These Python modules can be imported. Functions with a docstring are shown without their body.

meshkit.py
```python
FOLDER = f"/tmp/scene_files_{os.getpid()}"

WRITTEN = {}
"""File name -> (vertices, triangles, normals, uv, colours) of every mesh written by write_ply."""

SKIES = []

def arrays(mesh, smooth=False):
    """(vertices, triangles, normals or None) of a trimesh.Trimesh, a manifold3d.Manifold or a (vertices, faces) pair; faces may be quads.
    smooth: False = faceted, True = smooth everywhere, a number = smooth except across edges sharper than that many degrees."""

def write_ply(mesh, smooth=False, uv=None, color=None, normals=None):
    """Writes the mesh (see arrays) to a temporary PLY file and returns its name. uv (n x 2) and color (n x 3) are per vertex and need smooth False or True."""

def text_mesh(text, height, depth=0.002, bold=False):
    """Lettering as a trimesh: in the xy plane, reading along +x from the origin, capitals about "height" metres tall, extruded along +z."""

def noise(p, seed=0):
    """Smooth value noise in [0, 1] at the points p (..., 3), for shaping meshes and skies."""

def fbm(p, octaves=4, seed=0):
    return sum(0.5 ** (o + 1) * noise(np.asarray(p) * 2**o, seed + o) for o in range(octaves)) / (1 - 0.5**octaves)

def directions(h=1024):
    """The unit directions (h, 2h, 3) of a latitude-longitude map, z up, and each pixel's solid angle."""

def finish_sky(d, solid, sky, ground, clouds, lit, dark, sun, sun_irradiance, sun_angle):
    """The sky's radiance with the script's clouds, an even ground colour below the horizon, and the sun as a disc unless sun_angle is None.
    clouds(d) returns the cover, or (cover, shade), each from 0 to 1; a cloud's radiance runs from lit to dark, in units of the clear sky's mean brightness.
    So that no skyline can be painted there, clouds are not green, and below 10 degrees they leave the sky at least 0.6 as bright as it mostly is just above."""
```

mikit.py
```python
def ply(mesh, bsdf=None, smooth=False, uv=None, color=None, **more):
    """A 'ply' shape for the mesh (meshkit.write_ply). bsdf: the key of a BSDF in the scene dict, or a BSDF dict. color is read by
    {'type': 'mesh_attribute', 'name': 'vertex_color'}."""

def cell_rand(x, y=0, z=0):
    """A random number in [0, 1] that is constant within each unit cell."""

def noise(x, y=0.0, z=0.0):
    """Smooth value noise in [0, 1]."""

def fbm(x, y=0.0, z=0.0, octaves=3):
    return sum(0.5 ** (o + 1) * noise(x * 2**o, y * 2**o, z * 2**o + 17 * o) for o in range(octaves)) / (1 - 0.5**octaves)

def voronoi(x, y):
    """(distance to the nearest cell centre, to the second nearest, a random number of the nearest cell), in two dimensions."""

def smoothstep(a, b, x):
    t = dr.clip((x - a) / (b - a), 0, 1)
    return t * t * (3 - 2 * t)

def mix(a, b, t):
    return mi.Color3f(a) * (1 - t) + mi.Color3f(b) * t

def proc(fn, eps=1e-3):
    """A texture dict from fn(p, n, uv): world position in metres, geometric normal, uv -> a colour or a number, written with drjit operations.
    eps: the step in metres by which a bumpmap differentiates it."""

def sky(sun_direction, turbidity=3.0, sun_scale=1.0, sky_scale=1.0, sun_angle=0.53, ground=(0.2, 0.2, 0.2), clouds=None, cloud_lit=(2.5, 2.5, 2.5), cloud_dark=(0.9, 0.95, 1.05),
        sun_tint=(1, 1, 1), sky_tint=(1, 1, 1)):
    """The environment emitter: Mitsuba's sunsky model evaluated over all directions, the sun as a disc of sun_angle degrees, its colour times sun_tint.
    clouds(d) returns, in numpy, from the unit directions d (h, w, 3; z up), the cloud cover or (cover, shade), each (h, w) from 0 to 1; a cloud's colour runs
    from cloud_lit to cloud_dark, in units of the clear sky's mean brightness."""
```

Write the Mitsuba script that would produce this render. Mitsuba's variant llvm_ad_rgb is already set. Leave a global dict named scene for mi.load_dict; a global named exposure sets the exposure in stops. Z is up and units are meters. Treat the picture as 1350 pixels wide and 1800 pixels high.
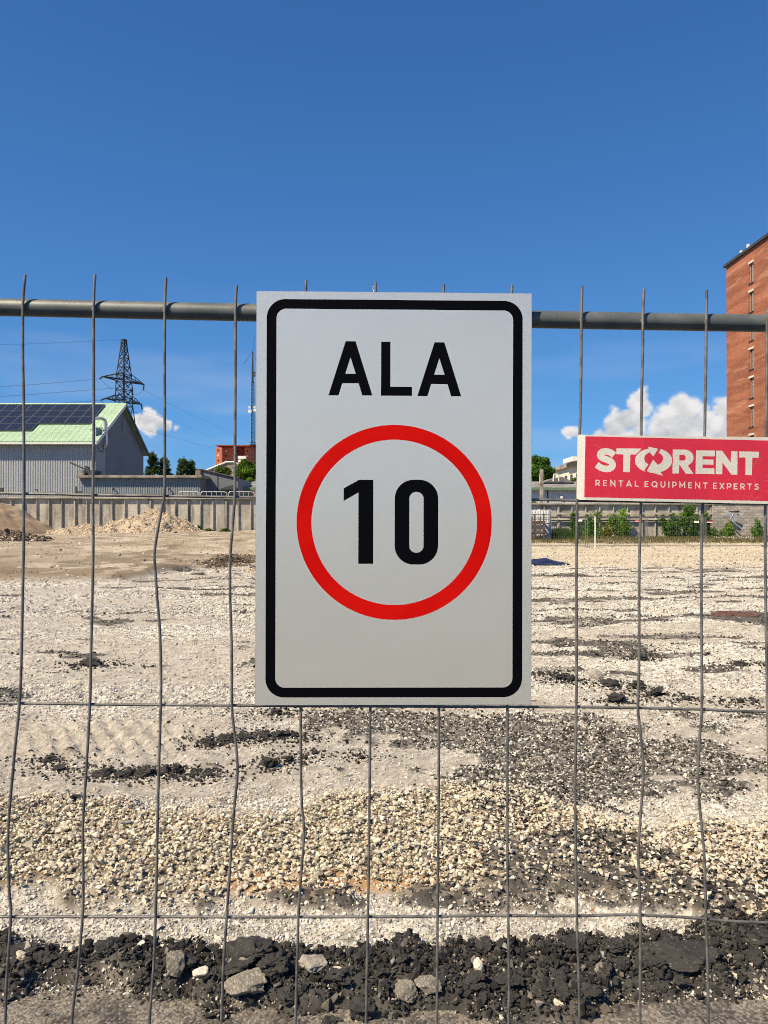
import math, numpy as np, trimesh, drjit as dr, mitsuba as mi, mikit, meshkit
from types import SimpleNamespace as NS
from shapely import geometry as sg, affinity, ops as sops
T = mi.ScalarTransform4f
scene, labels = {}, {}
# ------------------------------------------------------------------ camera, sky, exposure
CAM, F = 1.72, 1350.0                       # eye height; focal length in pixels of a 1350 x 1800 picture
PITCH = math.atan(8 / F)
scene['camera'] = {'type': 'perspective', 'fov': math.degrees(2 * math.atan(675 / F)), 'fov_axis': 'x', 'near_clip': 0.05, 'far_clip': 6000.0,
                   'to_world': T().look_at(origin=[0, 0, CAM], target=[0, math.cos(PITCH), CAM + math.sin(PITCH)], up=[0, 0, 1])}
exposure = 1.95
SUN = np.array([-0.53, -0.43, 0.73])

def puffs_deg(lst):
    out = []
    for px, py, r in lst:
        a = math.atan((px - 675) / F)
        out.append((a, math.atan((908 - py) / F * math.cos(a)), r / F))
    return out
PUFFS = puffs_deg([(1128, 697, 15), (1119, 716, 24), (1104, 738, 30), (1082, 756, 26), (1058, 772, 20), (1030, 778, 14), (1112, 772, 36), (1196, 714, 20), (1176, 733, 26), (1214, 724, 25),
                   (1238, 742, 26), (1204, 752, 36), (1160, 760, 26), (1292, 730, 36), (1266, 752, 30), (1330, 728, 40), (1310, 760, 50), (1225, 775, 50), (1150, 790, 45), (1380, 745, 60), (1450, 770, 50),
                   (1001, 758, 11), (1015, 760, 9), (250, 741, 15), (264, 735, 15), (278, 745, 13), (293, 749, 9), (309, 752, 5), (268, 752, 14)])
rs_ = np.random.default_rng(5)
for k in range(26):                          # more fair-weather cumulus round the rest of the horizon
    a0, e0, s0 = rs_.uniform(0.9, 5.4), rs_.uniform(0.09, 0.2), rs_.uniform(0.02, 0.05)
    PUFFS += [(((a0 + rs_.normal(0, s0 * 1.3) + math.pi) % (2 * math.pi)) - math.pi, e0 + rs_.uniform(-0.3, 0.6) * s0, s0 * rs_.uniform(0.5, 1)) for _ in range(7)]
def clouds(d):
    az, el = np.arctan2(d[..., 0], d[..., 1]), np.arcsin(np.clip(d[..., 2], -1, 1))
    q = d * 75.0
    n1 = meshkit.fbm(q, 5, 3) - 0.5
    n2 = meshkit.fbm(q * 0.8 + 9.3, 4, 11)
    best, low = np.full(az.shape, -9.0), np.zeros(az.shape)
    for a, e, r in PUFFS:
        da = (az - a + math.pi) % (2 * math.pi) - math.pi
        m = (np.abs(da) < 2.2 * r) & (np.abs(el - e) < 2.2 * r)
        if not m.any(): continue
        v = 1 - np.sqrt((da[m] * np.cos(e)) ** 2 + (el[m] - e) ** 2) / r
        up = (el[m] - e) / r
        better = v > best[m]
        low[m] = np.where(better, 0.5 - 0.5 * up, low[m])
        best[m] = np.maximum(best[m], v)
    t = np.clip((best + 1.6 * n1 + 0.05) / 0.34, 0, 1)
    cover = t * t * (3 - 2 * t)
    veil = np.clip((meshkit.fbm(np.stack([az * 5, el * 26, az * 0], -1), 4, 21) - 0.52) * 2.2, 0, 1) * np.clip((0.30 - el) / 0.2, 0, 1) * 0.22
    shade = np.clip(0.55 * low + 1.5 * (n2 - 0.48) , 0, 0.85) * np.clip(best * 2.2, 0, 1)
    return np.maximum(cover * 0.96, veil), shade
scene['sky'] = mikit.sky(SUN, turbidity=2.8, sky_scale=0.71, clouds=clouds, cloud_lit=(3.6, 3.5, 3.4), cloud_dark=(1.25, 1.4, 1.65), sun_scale=1.28, sun_tint=(1.015, 0.995, 0.93), sky_tint=(0.47, 0.885, 1.27), ground=(0.25, 0.23, 0.2))
labels['sky'] = {'kind': 'structure'}

# ------------------------------------------------------------------ helpers
rng = np.random.default_rng(11)
def ray(px, py):
    c, s = math.cos(PITCH), math.sin(PITCH)
    a, u = (px - 675) / F, (900 - py) / F
    return np.array([a, c - u * s, s + u * c])
def at(px, py, Y):                           # the world point at depth Y seen there
    r = ray(px, py); return np.array([0, 0, CAM]) + r * (Y / r[1])
def W(px, py, z=0.0):                        # on the level ground
    r = ray(px, py); t = (z - CAM) / r[2]; return np.array([r[0] * t, r[1] * t])
def key_for(name):
    k, n = name, 0
    while k in scene or k in labels or any(s.startswith(k + '__') for s in used): n += 1; k = f'{name}_{n:03d}'
    used.add(k + '__'); return k
used = set()
COUNT = {}
def numbered(path):
    n = COUNT.get(path, -1) + 1; COUNT[path] = n
    return path if n == 0 else f'{path}_{n:03d}'
def thing(name, label=None, cat=None, group=None, kind=None):
    k = numbered(name); d = {}
    if label: d['label'] = label
    if cat: d['category'] = cat
    if group: d['group'] = group
    if kind: d['kind'] = kind
    labels[k] = d; return k
def obj(name, mesh, bsdf, parent=None, smooth=False, label=None, kind=None, **kw):
    k = numbered(parent + '__' + name) if parent else name
    if isinstance(mesh, list): mesh = join(mesh)
    scene[k] = mikit.ply(mesh, bsdf, smooth=smooth, **kw)
    if label or kind: labels[k] = {a: b for a, b in (('label', label), ('kind', kind)) if b}
    return k
def join(ms): return trimesh.util.concatenate(ms) if len(ms) > 1 else ms[0]
def box(x0, x1, y0, y1, z0, z1):
    m = trimesh.creation.box((x1 - x0, y1 - y0, z1 - z0)); m.apply_translation(((x0 + x1) / 2, (y0 + y1) / 2, (z0 + z1) / 2)); return m
def tube(pts, r, n=8, caps=True):
    p = np.asarray(pts, float); r = np.broadcast_to(r, (len(p),))
    t = np.gradient(p, axis=0); t /= np.linalg.norm(t, axis=1, keepdims=True)
    ref = np.array([0, 0, 1.0]) if abs(t[:, 2]).mean() < 0.8 else np.array([1.0, 0, 0])
    a = np.cross(t, ref); a /= np.linalg.norm(a, axis=1, keepdims=True); b = np.cross(t, a)
    w = np.arange(n) * 2 * np.pi / n
    v = p[:, None] + r[:, None, None] * (np.cos(w)[None, :, None] * a[:, None] + np.sin(w)[None, :, None] * b[:, None])
    v = v.reshape(-1, 3); m = len(p)
    i, j = np.meshgrid(np.arange(m - 1), np.arange(n), indexing='ij')
    q = np.stack([i * n + j, i * n + (j + 1) % n, (i + 1) * n + (j + 1) % n, (i + 1) * n + j], -1).reshape(-1, 4)
    f = np.vstack([q[:, [0, 2, 1]], q[:, [0, 3, 2]]])
    if caps:
        v = np.vstack([v, p[:1], p[-1:]]); c0, c1 = m * n, m * n + 1; k = np.arange(n); k2 = (k + 1) % n
        f = np.vstack([f, np.stack([np.full(n, c0), k, k2], 1), np.stack([np.full(n, c1), (m - 1) * n + k2, (m - 1) * n + k], 1)])
    return trimesh.Trimesh(v, f, process=False)
def bar(a, b, r, n=4): return tube([a, b], r, n)
def spline(pts, per=6):
    p = np.asarray(pts, float); p = np.vstack([2 * p[0] - p[1], p, 2 * p[-1] - p[-2]]); out = []
    for i in range(1, len(p) - 2):
        for s in np.arange(per) / per:
            out.append(0.5 * (2 * p[i] + (p[i + 1] - p[i - 1]) * s + (2 * p[i - 1] - 5 * p[i] + 4 * p[i + 1] - p[i + 2]) * s**2 + (3 * p[i] - p[i - 1] - 3 * p[i + 1] + p[i + 2]) * s**3))
    return np.array(out + [p[-2]])
def extrude(poly, h):
    gs = [g for g in getattr(poly, 'geoms', [poly]) if g.geom_type == 'Polygon' and g.area > 1e-9]
    return join([trimesh.creation.extrude_polygon(g, h, engine='earcut') for g in gs])
def prism(poly_pts, axis_fn, h):
    m = extrude(sg.Polygon(poly_pts), h); m.vertices = axis_fn(m.vertices); m.fix_normals(); return m
def corrugated(p0, p1, z0, z1, out, pitch=0.2, depth=0.035):
    """A profiled metal sheet from p0 to p1 (xy), its ribs standing towards OUT."""
    p0, p1 = np.asarray(p0, float), np.asarray(p1, float); L = np.linalg.norm(p1 - p0); t = (p1 - p0) / L; o = np.asarray(out, float)
    n = int(L / pitch); s, h = [0.0], [0.0]
    for k in range(n):
        for a, b in ((0.28, 0), (0.40, 1), (0.78, 1), (0.90, 0)): s.append((k + a) * pitch); h.append(b * depth)
    s.append(L); h.append(0.0)
    s, h = np.array(s), np.array(h); q = p0 + s[:, None] * t + h[:, None] * o; m = len(s)
    v = np.vstack([np.column_stack([q, np.full(m, z0)]), np.column_stack([q, np.full(m, z1)])])
    i = np.arange(m - 1); f = np.vstack([np.stack([i, i + 1, i + 1 + m], 1), np.stack([i, i + 1 + m, i + m], 1)])
    return trimesh.Trimesh(v, f, process=False)

# generic maths, once for numpy (shapes) and once for drjit (materials): the same values in both
def np_noise(x, y=0.0, z=0.0): return meshkit.noise(np.stack(np.broadcast_arrays(np.asarray(x, float) + 1e6, np.asarray(y, float) + 1e6, np.asarray(z, float) + 1e6), -1))
def np_fbm(x, y=0.0, z=0.0, octaves=3): return sum(0.5 ** (o + 1) * np_noise(x * 2**o, y * 2**o, z * 2**o + 17 * o) for o in range(octaves)) / (1 - 0.5**octaves)
def np_ss(a, b, x):
    t = np.clip((x - a) / (b - a), 0, 1); return t * t * (3 - 2 * t)
NP = NS(noise=np_noise, fbm=np_fbm, ss=np_ss, exp=np.exp, mx=np.maximum, mn=np.minimum, sin=np.sin)
DR = NS(noise=mikit.noise, fbm=mikit.fbm, ss=mikit.smoothstep, exp=dr.exp, mx=dr.maximum, mn=dr.minimum, sin=dr.sin)

# ------------------------------------------------------------------ what lies where on the site (metres, camera over the origin, fence at y = 1.12)
def zones(x, y, M):
    e = (M.fbm(x * 5.0, y * 5.0, 3.0, 4) - 0.5)
    e2 = (M.fbm(x * 1.3, y * 1.3, 7.0, 3) - 0.5)
    right = M.ss(0.95, 1.8, x)
    near = 2.66 + 0.12 * M.ss(-0.55, -1.1, x) + 0.13 * M.ss(0.75, 1.2, x)
    far = 3.04 + 0.27 * right
    ridge = M.ss(near - 0.05, near + 0.05, y + 0.30 * e) * (1 - M.ss(far - 0.06, far + 0.06, y + 0.34 * e))
    t0 = 3.50 - 0.16 * M.ss(0.6, 1.4, x)
    t1 = 4.62 - 0.22 * M.exp(-(x + 0.7) * (x + 0.7) / 0.5) + 0.16 * M.exp(-(x - 0.25) * (x - 0.25) / 0.2) - 0.45 * M.ss(0.8, 1.5, x)
    coarse = M.ss(t0 - 0.1, t0 + 0.1, y + 0.5 * e) * (1 - M.ss(t1 - 0.12, t1 + 0.12, y + 0.7 * e))
    def blob(cx, cy, rx, ry): return M.exp(-((x - cx) * (x - cx) / (rx * rx) + (y - cy) * (y - cy) / (ry * ry)))
    patch = M.ss(0.42, 0.62, blob(0.85, 3.72, 0.42, 0.42) + 0.8 * blob(1.30, 3.45, 0.4, 0.14) + 0.7 * blob(0.1, 3.42, 0.5, 0.07) + 1.5 * e + 0.05)
    dm = blob(1.7, 5.5, 1.5, 0.9) + 0.9 * blob(0.25, 6.4, 1.2, 0.45) + 0.8 * blob(0.9, 4.75, 0.6, 0.4) + 0.35 * blob(3.2, 6.6, 1.2, 0.5)
    mixed = M.ss(0.35, 0.75, dm + 1.2 * e)
    s1 = M.fbm(x * 0.5 + 0.15 * y, y * 1.9, 31.0, 4)
    s2 = M.fbm(x * 1.6, y * 2.6, 53.0, 3)
    streak = M.ss(0.575, 0.67, s1 + 0.6 * (s2 - 0.5)) * M.ss(6.0, 7.5, y) * (1 - M.ss(26, 32, y))
    fine = M.ss(4.5, 4.9, y + 0.5 * e2) * (1 - M.ss(6.2, 7.0, y + 1.5 * e2)) * (1 - 0.8 * mixed)
    fine = M.mx(fine, M.ss(0.45, 0.54, M.fbm(x * 0.35, y * 1.1, 77.0, 4)) * M.ss(6, 7, y) * 0.9)
    ys = 20.2 + 9 * M.ss(-7.6, -4.6, x) + 2.0 * (M.fbm(x * 0.5, 3.0, 5.0, 3) - 0.5)
    sand = M.ss(ys - 0.6, ys + 0.4, y + 1.0 * e2) * M.ss(1.0, -2.5, x)
    tan = M.ss(25.0, 28.0, y + 5 * e2) * M.ss(-1.5, 1.5, x)
    orange = M.ss(0.35, 0.6, blob(-0.33, 3.55, 0.45, 0.10) + 0.8 * blob(0.15, 3.58, 0.35, 0.05) + 1.2 * e)
    rut = M.ss(0.3, 0.7, blob(-2.4, 6.0, 1.4, 0.62)) * (1 - mixed)
    hole = M.ss(0.45, 0.7, 1.3 * blob(6.4, 12.9, 1.3, 1.0) + 0.8 * e)       # dark earth round the manhole
    return NS(e=e, e2=e2, ridge=ridge, coarse=coarse, patch=patch, mixed=mixed, streak=streak, fine=fine, sand=sand, tan=tan, orange=orange, rut=rut, hole=hole, ys=ys)
def height(x, y):
    Z = zones(x, y, NP)
    z = 0.05 * (np_fbm(x * 0.5, y * 0.9, 1.0, 4) - 0.5) * np_ss(3, 8, y) * 2 + 0.022 * (np_fbm(x * 4.5, y * 4.5, 2.0, 4) - 0.5) * (1 - np_ss(14, 20, y)) * 2
    z = z + 0.09 * (np_fbm(x * 0.8, y * 1.6, 9.0, 3) - 0.5) * np_ss(8, 14, y)
    z = z + Z.ridge * (0.03 + 0.09 * np_fbm(x * 9, y * 9, 4.0, 3) ** 1.5) + 0.045 * Z.coarse + 0.02 * Z.patch + 0.02 * Z.mixed + 0.03 * Z.streak
    z = z + 0.024 * Z.rut * np.sin((x * 0.95 + y * 0.55) * 2 * np.pi / 0.15 + 3 * Z.e)
    left, right = np_ss(3, -7, x), np_ss(1, 7, x)
    z = z + Z.sand * (0.12 + 0.30 * (np_fbm(x * 0.3, y * 0.3, 6.0, 3) - 0.45)) + left * 0.45 * np_ss(24, 58, y)
    z = z + right * (-0.12 * np_ss(20, 40, y) + 0.32 * np_ss(47.5, 53, y)) + 0.10 * Z.tan * (np_fbm(x * 0.7, y * 1.2, 8.0, 4) - 0.4)
    base = np_ss(2.62, 2.9, y); z = (z - Z.ridge * 0.0) * (1 - np_ss(62, 70, y)) * np_ss(2.2, 2.6, y)
    z = z * (base + (1 - base) * np_ss(0.15, 0.6, Z.ridge)) - 0.022 * (1 - base)
    return z
def ground_color(p, n, uv):
    x, y = p.x, p.y
    Z = zones(x, y, DR)
    g = mikit.noise(x * 60, y * 60, 1.0); g2 = mikit.fbm(x * 14, y * 14, 2.0, 3); g3 = mikit.fbm(x * 1.1, y * 1.7, 4.0, 4)
    v1, v2, vr = mikit.voronoi(x * 34, y * 34)
    far = mikit.smoothstep(5, 16, y)
    grit = mikit.mix((0.265, 0.257, 0.232), (0.45, 0.44, 0.402), mikit.smoothstep(0.3, 0.7, g2))
    grit = grit * (0.72 + 0.5 * vr) * (0.8 + 0.4 * g3)
    c = grit
    c = mikit.mix(c, mikit.mix((0.235, 0.222, 0.194), (0.335, 0.32, 0.285), g2) * (0.85 + 0.3 * g), Z.fine * 0.85)
    c = mikit.mix(c, mikit.Color3f(0.25, 0.19, 0.12) if False else mi.Color3f(0.16, 0.132, 0.092) * (0.75 + 0.5 * g2), Z.coarse)
    c = mikit.mix(c, mi.Color3f(0.36, 0.23, 0.125) * (0.8 + 0.4 * g2), Z.orange * 0.8)
    sp = mikit.smoothstep(0.55, 0.8, vr)
    dark = mikit.mix((0.027, 0.027, 0.027), (0.082, 0.080, 0.076), g2)
    c = mikit.mix(c, mikit.mix(dark, (0.27, 0.255, 0.22), 0.5 * sp), mikit.smoothstep(0.25, 0.55, Z.mixed * (0.45 + 0.6 * g2)) * 0.88)
    c = mikit.mix(c, mikit.mix(dark, (0.27, 0.255, 0.22), 0.25 * sp), mikit.smoothstep(0.42, 0.62, Z.streak * (0.05 + 0.5 * g2 + 0.45 * mikit.fbm(x * 3.1, y * 3.1, 41.0, 3) + 0.25 * vr)))
    c = mikit.mix(c, mikit.mix(dark * 1.1, (0.24, 0.21, 0.17), 0.6 * sp), Z.patch * 0.9)
    c = mikit.mix(c, dark * 1.3, Z.hole)
    c = mikit.mix(c, mikit.mix((0.05, 0.047, 0.042), (0.15, 0.14, 0.12), mikit.smoothstep(0.5, 0.75, g2)) * (0.7 + 0.6 * vr), 1 - mikit.smoothstep(2.78, 2.98, y + 0.2 * Z.e))
    c = mikit.mix(c, dark, Z.ridge)
    sandc = mikit.mix((0.20, 0.172, 0.132), (0.295, 0.26, 0.205), mikit.fbm(x * 0.4, y * 0.4, 12.0, 4)) * (0.85 + 0.3 * g2)
    sandc = mikit.mix(sandc, mi.Color3f(0.155, 0.125, 0.088), 0.8 * (1 - mikit.smoothstep(Z.ys + 1.5, Z.ys + 6, y + 3 * Z.e2)) * mikit.smoothstep(-5.5, -7.0, x))
    sandc = mikit.mix(sandc, mi.Color3f(0.125, 0.103, 0.078), 0.75 * mikit.smoothstep(0.50, 0.68, mikit.fbm(x * 0.9, y * 0.7, 15.0, 5) + 0.35 * (g2 - 0.5)))
    sandc = mikit.mix(sandc, mi.Color3f(0.38, 0.355, 0.30), 0.6 * mikit.smoothstep(0.58, 0.70, mikit.fbm(x * 1.2, y * 0.8, 19.0, 5)))
    c = mikit.mix(c, sandc, Z.sand)
    tanc = mikit.mix((0.25, 0.22, 0.17), (0.38, 0.345, 0.275), mikit.fbm(x * 0.9, y * 1.2, 22.0, 4)) * (0.8 + 0.4 * g2)
    c = mikit.mix(c, tanc, Z.tan * 0.9)
    grass = mikit.smoothstep(48.5, 51.5, y + 6 * Z.e2) * mikit.smoothstep(3, 6, x)
    c = mikit.mix(c, mikit.mix((0.20, 0.165, 0.10), (0.10, 0.11, 0.045), g3), grass * 0.8)
    return c
def ground_bump(p, n, uv):
    x, y = p.x, p.y
    v1, v2, vr = mikit.voronoi(x * 30, y * 30)
    return mikit.fbm(x * 40, y * 40, 3.0, 3) * 0.006 + (1 - v1) * 0.008 * vr + mikit.fbm(x * 7, y * 7, 5.0, 3) * 0.02
scene['m_ground'] = {'type': 'twosided', 'b': {'type': 'bumpmap', 'arbitrary': mikit.proc(ground_bump, 0.004), 'scale': 1.0, 'bsdf': {'type': 'principled', 'base_color': mikit.proc(ground_color), 'roughness': 0.95, 'specular': 0.15}}}

def graded(lo, hi, step0, a, b, grow):
    """Fine between a and b, coarser and coarser out to lo and hi."""
    mid = list(np.arange(a, b, step0)); s, v, up = step0, b, []
    while v < hi: up.append(v); s *= grow; v += s
    up.append(hi); s, v, dn = step0, a, []
    while v > lo: s *= grow; v -= s; dn.append(max(v, lo))
    return np.array(sorted(set(dn + mid + up)))
gx = graded(-3500, 3500, 0.028, -2.4, 2.4, 1.04)
gy = graded(-400, 4500, 0.025, 2.45, 4.7, 1.025)
GX, GY = np.meshgrid(gx, gy)
gv = np.column_stack([GX.ravel(), GY.ravel(), height(GX.ravel(), GY.ravel())])
ii, jj = np.meshgrid(np.arange(len(gy) - 1), np.arange(len(gx) - 1), indexing='ij'); k0 = (ii * len(gx) + jj).ravel()
gf = np.stack([k0, k0 + 1, k0 + 1 + len(gx), k0 + len(gx)], 1)
obj('ground', (gv, gf), 'm_ground', smooth=True, uv=gv[:, :2], kind='structure')
GZ = gv[:, 2].reshape(GX.shape)
from scipy.interpolate import RegularGridInterpolator
_gi = RegularGridInterpolator((gy, gx), GZ, bounds_error=False, fill_value=0.0)
def gz(x, y): return _gi(np.stack(np.broadcast_arrays(np.asarray(y, float), np.asarray(x, float)), -1))
def on_ground(px, py):
    p = W(px, py)
    for _ in range(8): p = W(px, py, float(gz(*p)))
    return p

# ------------------------------------------------------------------ plain materials
def plain(key, color, rough=0.7, spec=0.3, metal=0.0, **kw):
    scene[key] = {'type': 'twosided', 'b': {'type': 'principled', 'base_color': mikit.proc(color) if callable(color) else {'type': 'rgb', 'value': list(color)}, 'roughness': rough, 'specular': spec, 'metallic': metal, **kw}}
def mottled(a, b, s=1.0, oct=4, sx=1, sy=1, sz=1): return lambda p, n, uv: mikit.mix(a, b, mikit.smoothstep(0.25, 0.75, mikit.fbm(p.x * s * sx, p.y * s * sy, p.z * s * sz, oct)))
VC = {'type': 'mesh_attribute', 'name': 'vertex_color'}
scene['m_stone'] = {'type': 'twosided', 'b': {'type': 'principled', 'base_color': VC, 'roughness': 0.9, 'specular': 0.2}}
scene['m_tar'] = {'type': 'twosided', 'b': {'type': 'principled', 'base_color': VC, 'roughness': 0.75, 'specular': 0.3}}
scene['m_leaf'] = {'type': 'principledthin', 'base_color': VC, 'roughness': 0.6, 'diff_trans': 0.7, 'spec_trans': 0.0}

# ------------------------------------------------------------------ loose stones
from scipy.spatial import ConvexHull
def hull_stone(r, n=9):
    p = r.normal(size=(n, 3)); p /= np.linalg.norm(p, axis=1, keepdims=True); p *= r.uniform(0.8, 1.1, (n, 1)); p *= np.array([1.0, r.uniform(0.65, 0.95), r.uniform(0.5, 0.8)])
    h = ConvexHull(p); f = h.simplices.copy(); v = p - p.mean(0)
    c = np.cross(v[f[:, 1]] - v[f[:, 0]], v[f[:, 2]] - v[f[:, 0]]); flip = (c * v[f].mean(1)).sum(1) < 0; f[flip] = f[flip][:, ::-1]
    return v, f
_r = np.random.default_rng(3)
STONES = [hull_stone(_r) for _ in range(48)]; COBBLES = [hull_stone(_r, 11) for _ in range(48)]
def rotations(n, r):
    q = r.normal(size=(n, 4)); q /= np.linalg.norm(q, axis=1, keepdims=True); w, x, y, z = q.T
    return np.stack([1 - 2 * (y*y + z*z), 2 * (x*y - z*w), 2 * (x*z + y*w), 2 * (x*y + z*w), 1 - 2 * (x*x + z*z), 2 * (y*z - x*w), 2 * (x*z - y*w), 2 * (y*z + x*w), 1 - 2 * (x*x + y*y)], -1).reshape(-1, 3, 3)
def scatter(pos, rad, col, r, flat=0.85, shapes=STONES):
    V, Fc, C, base = [], [], [], 0
    which = r.integers(0, len(shapes), len(pos)); R = rotations(len(pos), r)
    for k, (v, f) in enumerate(shapes):
        m = np.nonzero(which == k)[0]
        if not len(m): continue
        vv = np.einsum('nij,vj->nvi', R[m], v) * rad[m][:, None, None]; vv[..., 2] *= flat; vv += pos[m][:, None]
        V.append(vv.reshape(-1, 3)); Fc.append((f[None] + (np.arange(len(m)) * len(v))[:, None, None] + base).reshape(-1, 3)); C.append(np.repeat(col[m], len(v), 0)); base += len(m) * len(v)
    return (np.vstack(V), np.vstack(Fc)), np.vstack(C)
def spots(n, y0, y1, r, power=1.0, side=0.56):
    y = (r.uniform(y0**(2 - power + 1e-9), y1**(2 - power + 1e-9), n)) ** (1 / (2 - power + 1e-9)); x = r.uniform(-1, 1, n) * (side * y + 0.5)
    return x, y
def tint(base, n, r, var=0.16, hue=0.025):
    return np.clip(np.asarray(base) * (1 + r.normal(0, var, (n, 1))) * (1 + r.normal(0, hue, (n, 3)) * [1, 0.3, 1.2]), 0.008, 0.85)
TRI = 0
def gravel(name, label, layers):
    """One stuff object: every stone of it is real, none of them countable."""
    vs, fs, cs, b = [], [], [], 0
    for (v, f), c in layers: vs.append(v); fs.append(f + b); cs.append(c); b += len(v)
    global TRI; TRI += sum(len(f) for f in fs)
    k = obj(name, (np.vstack(vs), np.vstack(fs)), 'm_stone', color=np.vstack(cs)); labels[k] = {'label': label, 'category': 'gravel', 'kind': 'stuff'}
def layer(n, y0, y1, size, prob, color, r, power=1.0, sink=0.25, flat=0.85, lift=0.0, shapes=STONES):
    x, y = spots(n, y0, y1, r, power); Z = zones(x, y, NP); keep = r.uniform(size=n) < prob(Z, x, y); x, y = x[keep], y[keep]
    n = len(x); rad = size[0] * (size[1] / size[0]) ** (r.beta(1.3, 2.6, n)); z = gz(x, y) + rad * flat * (0.62 - sink) + lift * r.uniform(0, 1, n)
    return scatter(np.column_stack([x, y, z]), rad, color(Z, x, y, n, r, keep), r, flat, shapes)
r = np.random.default_rng(21)
WHITE, CREAM, GREY, TAN = (0.53, 0.52, 0.483), (0.49, 0.462, 0.40), (0.26, 0.255, 0.235), (0.49, 0.45, 0.35)
def white_color(Z, x, y, n, r, keep):
    c = tint(WHITE, n, r); u = r.uniform(size=n)
    c[u < 0.22] = tint(CREAM, (u < 0.22).sum(), r); c[u > 0.80] = tint(GREY, (u > 0.80).sum(), r); m = u > 0.9975; c[m] = tint((0.42, 0.13, 0.06), m.sum(), r)
    d = np.maximum(Z.mixed, np.maximum(Z.streak, Z.patch))[keep]; m = r.uniform(size=n) < 0.45 * d; c[m] = tint((0.05, 0.047, 0.042), m.sum(), r, 0.3)
    return c
notdark = lambda Z: (1 - Z.ridge) * (1 - 0.25 * Z.patch) * (1 - Z.hole) * (1 - Z.sand) * (1 - 0.6 * Z.tan) * (1 - 0.45 * Z.streak)
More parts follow.
